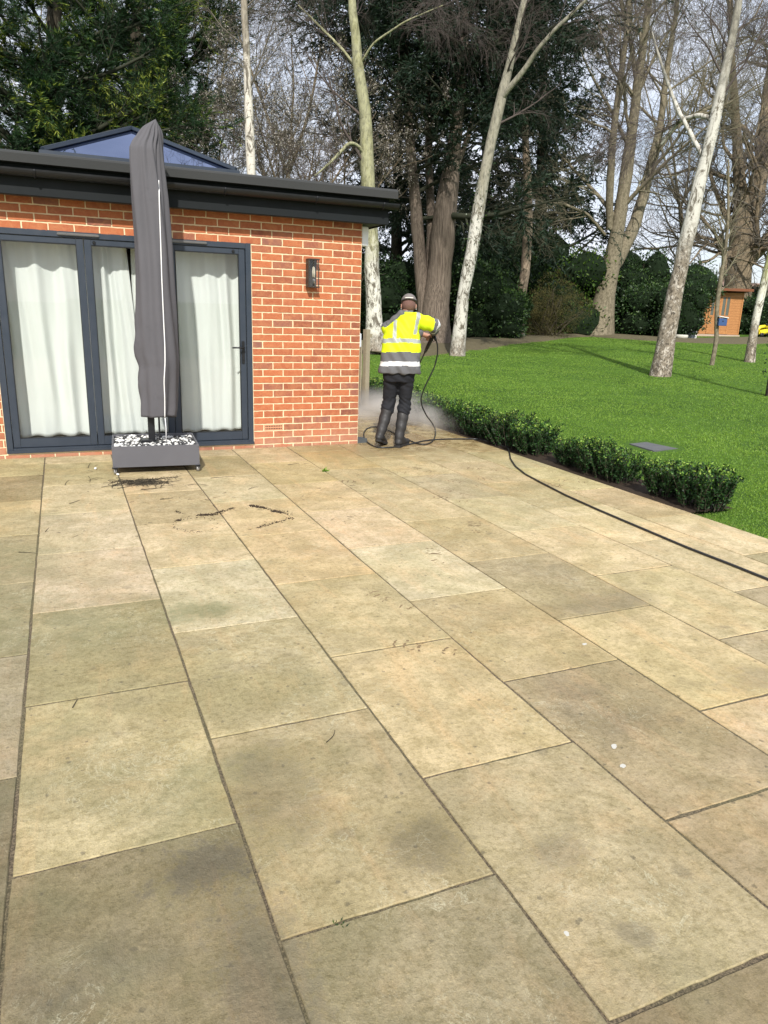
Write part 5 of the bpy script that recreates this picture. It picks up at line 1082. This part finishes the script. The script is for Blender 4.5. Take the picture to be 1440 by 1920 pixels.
# post beside the house
pp = on(686, 700, 1, 3.4); e_ = empty('fence_post', (pp[0], pp[1], 0), .3, 'weathered timber fence post standing beside the side wall of the house', 'post'); tw_ = plain('weathered_timber', (.30, .26, .18), .9, 0, .3, .3, 12, .4, 60)
mb = MB(); mb.b2(-.045, .045, -.045, .045, -.1, 1.22, .006); mb.build('post', tw_, e_); mb = MB(); mb.box((.06, -.0, 1.12), (.10, .03, .06), .004); mb.build('latch_block', tw_, e_); mb = MB(); mb.b2(-.13, -.10, -.02, .02, -.1, 1.05, .004); mb.build('batten', tw_, e_)
# ------------------------------------------------------------------ the man with the pressure washer
PO = np.array([.385, -.235, 0.]); PR = np.array([.914, -.405, 0]); PF = np.array([.405, .914, 0])
def pw(r_, f_, z_): return PO+PR*r_+PF*f_+np.array([0, 0, z_])
def pl3(p): p = np.asarray(p)-PO; return np.array([p@PR, p@PF, p[2]])
man = empty('person', PO, 0, 'man in a yellow high visibility coat, cap and wellingtons washing the patio', 'person')
def skin_mesh(name, chains, mat, parent, subs=2):
    """chains: list of (points[(r,f,z)], radii) ; first point of later chains may coincide with an earlier one"""
    V, E, Rr, key = [], [], [], {}
    for pts, rad in chains:
        prev = None
        for p, rd in zip(pts, rad):
            k = tuple(round(x, 4) for x in p)
            if k not in key: key[k] = len(V); V.append(pw(*p)-PO); Rr.append(rd)
            i = key[k]
            if prev is not None: E.append((prev, i))
            prev = i
    me = bpy.data.meshes.new(name); me.from_pydata([tuple(v) for v in V], E, []); o = link(name, me, mat, parent)
    md_ = o.modifiers.new('skin', 'SKIN'); md_.use_smooth_shade = True
    for i, r_ in enumerate(Rr):
        sv = me.skin_vertices[0].data[i]; sv.radius = (r_, r_) if not isinstance(r_, tuple) else r_; sv.use_root = i == 0
    s_ = o.modifiers.new('sub', 'SUBSURF'); s_.levels = s_.render_levels = subs
    return o
pel = (0.01, .0, .90); RH = (.100, .0, .86); LH = (-.075, .0, .86); RK = (.092, .05, .49); LK = (-.090, .05, .50); RA = (.035, -.07, .09); LA = (-.185, -.10, .12)
RS = (.170, .07, 1.430); RE = (.378, .16, 1.375); RW = (.405, .33, 1.305); LS = (-.130, .11, 1.330); LE = (-.06, .38, 1.22); LW = (.27, .47, 1.27)
neck = (.065, .11, 1.465); hd = (.095, .165, 1.585)
skin = plain('skin', (.42, .22, .15), .5, 0, .4, .1, 20)
chains = [([pel, (0, .02, 1.05), (.01, .06, 1.25), (.03, .09, 1.36), neck, (.078, .135, 1.52), hd, (.092, .155, 1.66)], [.12, .11, .11, .085, .055, .052, .088, .065]),
          ([pel, RH, (.085, .03, .68), RK, (.055, -.01, .28), RA, (.055, -.02, .045), (.085, .08, .03)], [.13, .085, .075, .055, .052, .036, .04, .035]),
          ([pel, LH, (-.085, .035, .68), LK, (-.14, -.02, .30), LA, (-.17, -.04, .07), (-.14, .05, .03)], [.13, .085, .075, .055, .052, .036, .04, .035]),
          ([(.03, .09, 1.36), RS, ((RS[0]+RE[0])/2, (RS[1]+RE[1])/2, (RS[2]+RE[2])/2), RE, ((RE[0]+RW[0])/2, (RE[1]+RW[1])/2, (RE[2]+RW[2])/2), RW], [.085, .05, .045, .04, .036, .028]),
          ([(.03, .09, 1.36), LS, ((LS[0]+LE[0])/2, (LS[1]+LE[1])/2, (LS[2]+LE[2])/2), LE, ((LE[0]+LW[0])/2, (LE[1]+LW[1])/2, (LE[2]+LW[2])/2), LW], [.085, .05, .045, .04, .036, .028])]
H0 = np.array([.405, .40, 1.265]); T0 = pl3((1.20, 1.30, .42)); LD = norm(T0-H0)   # lance axis, from grip to nozzle
def V3(a): return tuple(float(x) for x in a)
sidev = norm(np.cross(LD, [0, 0, 1.])); upv = np.cross(sidev, LD)
def hand(W_, G_, sgn):
    """palm from wrist W_ to the grip G_, four fingers curled round the lance, thumb from the side of the palm"""
    W_, G_ = np.array(W_), np.array(G_); a = norm(G_-W_); palm = G_-a*.018+upv*.016; ch = [([V3(W_), V3((W_+palm)/2), V3(palm)], [.027, .030, .034])]
    for k, ln in enumerate((.92, 1.0, .95, .8)):
        o = palm+LD*(.028-.019*k); t1 = o+sidev*sgn*.032*ln+upv*.008; t2 = t1-upv*.030*ln+sidev*sgn*.006; t3 = t2-sidev*sgn*.024*ln-upv*.010
        ch.append(([V3(palm), V3(o), V3(t1), V3(t2), V3(t3)], [.034, .0105, .0095, .0088, .0078]))
    th = palm-sidev*sgn*.022; ch.append(([V3(palm), V3(th), V3(th+LD*.030-upv*.016), V3(th+LD*.038-upv*.036+sidev*sgn*.01)], [.034, .0125, .0105, .009])); return ch
chains += hand(RW, H0+LD*.015, 1)+hand(LW, H0+LD*.11, -1)
body = skin_mesh('body', chains, skin, man)
# head details: ears, nose and jaw belong to the head mesh of the body's own look
hR, hF, hU = np.array([1, 0, 0]), np.array([0, .93, -.37]), np.array([0, .37, .93])   # head frame, looking down and forward
hdv = np.array(hd)
def hp_(r_, f_, u_): return hdv+hR*r_+hF*f_+hU*u_
def blob(name, c, ax, mat, parent, seg=24, fn=None):
    bm = bmesh.new(); bmesh.ops.create_uvsphere(bm, u_segments=seg, v_segments=seg//2+2, radius=1)
    for v_ in bm.verts:
        p = np.array(v_.co); p = fn(p) if fn else p; q = hp_(c[0]+p[0]*ax[0], c[1]+p[1]*ax[1], c[2]+p[2]*ax[2]); v_.co = Vector(pw(*q)-PO)
    for f_ in bm.faces: f_.smooth = True
    me = bpy.data.meshes.new(name); bm.to_mesh(me); bm.free(); return link(name, me, mat, parent)
def headshape(p):
    x, y, z = p; t = max(0, -z); return np.array([x*(1-.28*t), y*(1-.12*t)+.10*t*(y > 0), z*(1+.02*(y > 0))])
blob('head', (0, .01, 0), (.078, .100, .118), skin, body, 32, headshape)
for s_ in (-1, 1): blob('ear', (s_*.080, -.005, -.012), (.011, .019, .031), skin, body, 14); blob('eye', (s_*.030, .098, .008), (.012, .008, .008), plain('eye_white', (.7, .68, .65), .2), body, 12)
blob('nose', (0, .112, -.022), (.013, .018, .024), skin, body, 14); blob('mouth', (0, .095, -.062), (.024, .010, .006), plain('lips', (.38, .14, .11), .5), body, 12)
blob('hair', (0, -.014, -.008), (.081, .094, .088), plain('short_dark_hair', (.15, .085, .07), .9, 0, .2, .4, 60, .8, 150), body, 24, lambda p: np.array([p[0], min(p[1], .25), p[2]*(1 if p[2] > 0 else .95)]))
capm = plain('grey_cap_cloth', (.17, .155, .15), .9, 0, .2, .15, 20, .3, 200)
def capf(p):
    z = max(p[2], -.02+.02*p[1]); return np.array([p[0]*(1 if z > 0 else 1), p[1], z*1.0])
cap_ = blob('cap', (0, -.006, .030), (.090, .112, .098), capm, man, 32, capf)
mb = MB(); pts = []
for k in range(9):
    t = k/8*2-1; pts.append(hp_(t*.075, .10+.075*(1-t*t)**.5, .028+.006*(1-t*t)))
back = [hp_(t*.078, .085, .036) for t in np.linspace(1, -1, 9)]
vs = [mb.bm.verts.new(Vector(pw(*p)-PO)) for p in pts+back]; n = len(pts)
for k in range(n-1): mb.bm.faces.new((vs[k], vs[k+1], vs[2*n-2-k], vs[2*n-1-k]))
o = mb.build('peak', capm, cap_); md_ = o.modifiers.new('t', 'SOLIDIFY'); md_.thickness = .005
mb = MB(); mb.tube([Vector(pw(*hp_(.1*math.sin(t)*.93, -.006-.1165*math.cos(t), .030))-PO) for t in np.linspace(-1.2, 1.2, 16)], .0065, 6); mb.build('cap_band', plain('cap_band_dark', (.05, .045, .045), .9), cap_)
mb = MB(); mb.tube([Vector(pw(*hp_(.045*t, -.1205+.006*abs(t), .040))-PO) for t in np.linspace(-1, 1, 8)], .006, 6); mb.build('strap_buckle', plain('pale_strap', (.75, .68, .60), .6), cap_)
mb = MB(); mb.tube([Vector(pw(*hp_(x, y, z))-PO) for x, y, z in ((.084, -.0, -.05), (.088, .01, -.01), (.086, .03, .02))], .004, 6); mb.tube([Vector(pw(*hp_(x, y, z))-PO) for x, y, z in ((-.084, -.0, -.05), (-.088, .01, -.01), (-.086, .03, .02))], .004, 6)
mb.build('goggle_strap', plain('white_elastic', (.7, .7, .66), .7), man)
# coat: union of volumes, voxel remeshed, then coloured by zone
def capsule(bm, a, b, ra, rb_, seg=20):
    a, b = np.array(a), np.array(b)
    for t in np.linspace(0, 1, 9):
        c = a*(1-t)+b*t; r_ = ra*(1-t)+rb_*t; res_ = bmesh.ops.create_icosphere(bm, subdivisions=3, radius=r_)
        for v_ in res_['verts']: v_.co = v_.co+Vector(c)
def loft(bm, rings, seg=40):
    """rings: (r, f, z, half width, half depth)"""
    rs = []
    for r_, f_, z_, a, b in rings:
        rg = []
        for k in range(seg):
            t = 2*math.pi*k/seg; p_ = 2.5; s_ = (abs(math.cos(t))**p_+abs(math.sin(t))**p_)**(-1/p_); rg.append(bm.verts.new((r_+a*s_*math.cos(t), f_+b*s_*math.sin(t), z_)))
        rs.append(rg)
    for A, B in zip(rs, rs[1:]):
        for k in range(seg): bm.faces.new((A[k], A[(k+1) % seg], B[(k+1) % seg], B[k]))
    bm.faces.new(rs[0][::-1]); bm.faces.new(rs[-1])
def remesh(name, bm, vox, smooth_it, parent, mats, zonef, wr):
    me = bpy.data.meshes.new('tmp'); bmesh.ops.recalc_face_normals(bm, faces=bm.faces[:]); bm.to_mesh(me); bm.free(); o = bpy.data.objects.new('tmp', me); C.objects.link(o)
    r1 = o.modifiers.new('r', 'REMESH'); r1.mode = 'VOXEL'; r1.voxel_size = vox
    s1 = o.modifiers.new('s', 'SMOOTH'); s1.factor = .6; s1.iterations = smooth_it
    dg = bpy.context.evaluated_depsgraph_get(); ev = o.evaluated_get(dg); m2 = bpy.data.meshes.new_from_object(ev); bpy.data.objects.remove(o)
    n = len(m2.vertices); co = np.empty(n*3); m2.vertices.foreach_get('co', co); co = co.reshape(-1, 3); nn = np.empty(n*3); m2.vertices.foreach_get('normal', nn); nn = nn.reshape(-1, 3)
    co = co+nn*wr(co)[:, None]; W_ = PR*co[:, :1]+PF*co[:, 1:2]+np.array([0, 0, 1.])*co[:, 2:3]
    m2.vertices.foreach_set('co', W_.astype(np.float32).ravel()); k = len(m2.polygons); ce = np.array([co[list(p.vertices)].mean(0) for p in m2.polygons]); mi = zonef(ce)
    for mm in mats: m2.materials.append(mm)
    m2.polygons.foreach_set('material_index', mi.astype(np.int32)); m2.polygons.foreach_set('use_smooth', np.ones(k, bool)); m2.update(); m2.name = name; ob = bpy.data.objects.new(name, m2); C.objects.link(ob); ob.parent = parent; return ob
def cloth(name, c, rough=.8, vs=7, b=.25, em=0):
    g = G(name, rough, .3); g.col(g.mix(g.noise(vs, 5, .6), tuple(x*.82 for x in c), tuple(min(1, x*1.12) for x in c))); g.bump(g.noise(22, 5, .7, dist=.8), b, .012); return g.m
yel, gry, slv, blk = cloth('fluorescent_yellow', (.62, .80, .012), .65), cloth('coat_grey', (.115, .115, .12)), cloth('reflective_silver', (.33, .35, .33), .4), cloth('black_trousers', (.013, .014, .018), .8, b=.5)
slv2 = cloth('reflective_silver_bright', (.70, .70, .70), .4)
bm = bmesh.new(); loft(bm, [(.015, .00, .835, .243, .150), (.018, .0, .90, .236, .150), (.022, .015, 1.0, .226, .148), (.024, .03, 1.12, .222, .145), (.026, .05, 1.24, .213, .142), (.040, .07, 1.34, .180, .132), (.056, .09, 1.425, .135, .112), (.066, .105, 1.475, .085, .080), (.078, .118, 1.505, .062, .066), (.086, .128, 1.535, .062, .064)])
capsule(bm, (.10, .08, 1.415), RS, .080, .082); capsule(bm, RS, RE, .083, .080); capsule(bm, (-.06, .09, 1.36), LS, .07, .078); capsule(bm, LS, LE, .080, .07)
REa, RWa, LEa, LWa = map(np.array, (RE, RW, LE, LW)); capsule(bm, RE, RWa-(RWa-REa)*.12, .084, .060); capsule(bm, LE, LWa-(LWa-LEa)*.12, .072, .055)
RSa = np.array(RS)
def armt(ce, A, B): d = B-A; return ((ce-A)@d)/(d@d)
def adist(ce, A, B): t = np.clip(armt(ce, A, B), 0, 1)[:, None]; return np.linalg.norm(ce-(A+(B-A)*t), axis=1)
def zones(ce):
    z = ce[:, 2]; r_ = ce[:, 0]; f_ = ce[:, 1]; sag = .010*np.sin(r_*9+1)+.03*(f_-.0)
    zz = z-sag; mi = np.zeros(len(ce), int); mi[zz < 1.075] = 1; mi[(zz > .925) & (zz < .972)] = 3; mi[(zz > 1.175) & (zz < 1.222)] = 2
    back = f_ < .06
    for x0 in (-.075, .0): pass
    mi[(np.abs(r_+.055-.02*(z-1.2)) < .020) & (zz >= 1.2) & (z < 1.42) & back] = 2
    # right arm
    ta, tf = armt(ce, RSa, REa), armt(ce, REa, RWa); inarm = (r_ > .20) & (z > 1.22); mi[inarm] = 0
    mi[(np.abs(armt(ce, np.array([.06, .08, 1.42]), np.array([.30, .11, 1.37]))-.50) < .085) & (z > 1.27) & (r_ > .05)] = 2
    tt = np.where(adist(ce, REa, RWa) < adist(ce, RSa, REa), 1+tf, ta); mi[inarm & (tt > .93)] = 1; mi[inarm & (tt > 1.12) & (tt < 1.45)] = 3
    # left arm
    tl = armt(ce, LEa, LWa); la = (adist(ce, LEa, LWa) < .095) & (f_ > .3); mi[la & (tl > .1)] = 1
    # grey shoulder yoke and collar, larger over the left shoulder
    mi[(z > 1.512)] = 1; mi[(z-1.365 > .85*(r_+.12)) & (r_ < .04) & (z > 1.34)] = 1
    return mi
def wrk(co):
    r_, f_, z = co.T; w_ = .007*np.sin(z*30+6*np.sin(r_*8)+f_*9)*(.5+.5*np.sin(r_*7+1))+.008*np.sin(r_*24+z*6+2.5*np.sin(z*8))*(.5+.5*np.sin(z*5+r_*3))+.004*np.sin(r_*55+z*31+f_*20); arm = (r_ > .2)
    return np.where(arm, .006*np.sin(r_*60+z*22)+.003*np.sin(z*70+f_*40), w_)
coat = remesh('coat', bm, .010, 5, man, [yel, gry, slv, slv2], zones, wrk)
# hood lying on the left shoulder
bm = bmesh.new(); capsule(bm, (-.125, .07, 1.375), (.015, .06, 1.490), .036, .044); capsule(bm, (.12, .12, 1.500), (.17, .11, 1.480), .022, .020)
remesh('hood', bm, .010, 6, coat, [gry], lambda c: np.zeros(len(c)), lambda c: .004*np.sin(c[:, 0]*50+c[:, 2]*30))
# trousers bunched over the boots
bm = bmesh.new(); loft(bm, [(0, .0, .60+.14, .165, .11), (0, .0, .82, .175, .12), (0, .0, .95, .17, .12)])
for hp2, kn, an_ in ((RH, RK, RA), (LH, LK, LA)):
    hp2, kn, an_ = map(np.array, (hp2, kn, an_)); capsule(bm, hp2, kn, .100, .074); e_ = kn+(an_-kn)*.20; capsule(bm, kn, e_, .077, .080)
def twr(c):
    z = c[:, 2]; return .0045*np.sin(z*95+5*np.sin(c[:, 0]*22+z*9)+c[:, 1]*22)*(z < .56)+.003*np.sin(z*40+c[:, 0]*45+3*np.sin(z*17))
remesh('trousers', bm, .010, 4, man, [blk], lambda c: np.zeros(len(c)), twr)
rub = plain('boot_rubber', (.020, .019, .019), .6, 0, .5, .25, 12, .3, 60)
for nm, kn, an_, toe, heel in (('R', RK, RA, (.135, .125, .035), (.03, -.115, .04)), ('L', LK, LA, (-.135, .07, .035), (-.195, -.145, .10))):
    kn, an_, toe, heel = map(np.array, (kn, an_, toe, heel)); bm = bmesh.new(); top = kn+(an_-kn)*.14
    capsule(bm, top, an_*.55+top*.45, .071, .066); capsule(bm, an_*.55+top*.45, an_+[0, 0, .01], .066, .052); capsule(bm, heel+[0, .02, .012], toe, .044, .036); capsule(bm, an_, (heel+toe)/2+[0, 0, .02], .052, .046)
    zmin = 0.0
    b_ = remesh('boot', bm, .009, 3, man, [rub], lambda c: np.zeros(len(c)), lambda c: .0025*np.sin(c[:, 2]*55+c[:, 0]*20)*(c[:, 2] > .08))
    v_ = np.empty(len(b_.data.vertices)*3); b_.data.vertices.foreach_get('co', v_); v_ = v_.reshape(-1, 3)
    if nm == 'R': v_[:, 2] = np.maximum(v_[:, 2], .004)
    else: v_[:, 2] = np.maximum(v_[:, 2], .004)
    b_.data.vertices.foreach_set('co', v_.astype(np.float32).ravel())
    # sole
    a, b2 = heel.copy(), toe.copy(); d = norm((b2-a)*[1, 1, 0]); s_ = np.array([-d[1], d[0], 0]); pts = []
    for t, w_ in ((-.045, .018), (-.03, .036), (.03, .040), (.09, .034), (.15, .043), (.20, .045), (.25, .038), (.275, .02)): pts.append((t, w_))
    mb = MB(); zl = lambda t: (.0 if nm == 'R' else max(.0, .058*(1-t/.18)))
    L_ = [(a+d*t+s_*w_, zl(t)) for t, w_ in pts]; Rr_ = [(a+d*t-s_*w_, zl(t)) for t, w_ in pts]; ring = L_+Rr_[::-1]
    lo = [mb.bm.verts.new(Vector(PR*p[0]+PF*p[1]+np.array([0, 0, z_+.002]))) for p, z_ in ring]; hi = [mb.bm.verts.new(Vector(PR*p[0]+PF*p[1]+np.array([0, 0, z_+.026]))) for p, z_ in ring]; n = len(ring)
    mb.bm.faces.new(lo[::-1]); mb.bm.faces.new(hi)
    for k in range(n): mb.bm.faces.new((lo[k], lo[(k+1) % n], hi[(k+1) % n], hi[k]))
    mb.build('sole', rub, b_)
# lance
lc = empty('pressure_washer_lance', pw(*H0), 0, 'black pressure washer lance held in both hands and pointing at the patio', 'lance')
A = np.array(PR*LD[0]+PF*LD[1]+np.array([0, 0, LD[2]])); up3 = norm(np.cross(np.cross(A, [0, 0, 1.]), A))
mb = MB(); mb.tube([-A*.10, -A*.02, A*.30, A*.42], [.020, .024, .022, .016], 12); mb.build('grip', M['black_plastic'], lc)
mb = MB(); mb.tube([A*.42, A*1.24], [.009, .009], 10); mb.tube([A*1.24, A*1.32], [.017, .013], 10); mb.build('nozzle_tube', plain('lance_steel', (.10, .10, .10), .3, .5), lc)
mb = MB(); mb.tube([-A*.01, -A*.04-up3*.05, -A*.06-up3*.11], [.018, .016, .015], 10); mb.tube([A*.05-up3*.01, A*.05-up3*.06, A*.0-up3*.09], [.004, .004, .004], 6); mb.build('trigger', M['black_plastic'], lc)
# spray mist drifting over the slabs in front of him
def mist(name, c, rad, dens, label, seed, kinds='stuff'):
    bm = bmesh.new(); bmesh.ops.create_icosphere(bm, subdivisions=4, radius=1)
    for v_ in bm.verts: v_.co.z = max(v_.co.z, -.02)
    me = bpy.data.meshes.new(name); bm.to_mesh(me); bm.free()
    m_ = bpy.data.materials.new(name); m_.use_nodes = True; t = m_.node_tree; t.nodes.clear(); o_ = N(t, 'ShaderNodeOutputMaterial'); pv = N(t, 'ShaderNodeVolumePrincipled'); pv.inputs['Color'].default_value = (1, .98, .94, 1); pv.inputs['Anisotropy'].default_value = .2
    tc_ = N(t, 'ShaderNodeTexCoord'); ln_ = N(t, 'ShaderNodeVectorMath', operation='LENGTH'); t.links.new(tc_.outputs['Object'], ln_.inputs[0]); mr = N(t, 'ShaderNodeMapRange', interpolation_type='SMOOTHSTEP'); mr.inputs[1].default_value = 1.0; mr.inputs[2].default_value = .15; t.links.new(ln_.outputs['Value'], mr.inputs[0])
    nz = N(t, 'ShaderNodeTexNoise'); nz.inputs['Scale'].default_value = 2.6; nz.inputs['Detail'].default_value = 4; t.links.new(tc_.outputs['Object'], nz.inputs['Vector']); m2 = N(t, 'ShaderNodeMapRange'); m2.inputs[1].default_value = .35; m2.inputs[2].default_value = .68; t.links.new(nz.outputs['Fac'], m2.inputs[0])
    mu = N(t, 'ShaderNodeMath', operation='MULTIPLY'); t.links.new(mr.outputs[0], mu.inputs[0]); t.links.new(m2.outputs[0], mu.inputs[1]); mv = N(t, 'ShaderNodeMath', operation='MULTIPLY'); t.links.new(mu.outputs[0], mv.inputs[0]); mv.inputs[1].default_value = dens; t.links.new(mv.outputs[0], pv.inputs['Density']); t.links.new(pv.outputs[0], o_.inputs['Volume'])
    o = link(name, me, m_); o.location = c; o.scale = rad; tag(o, label, 'mist', kind=kinds); return o
mist('water_mist', (1.22, 1.75, .03), (1.1, 1.75, .46), 4.8, 'fine white spray drifting over the wet slabs in front of the man', 1)
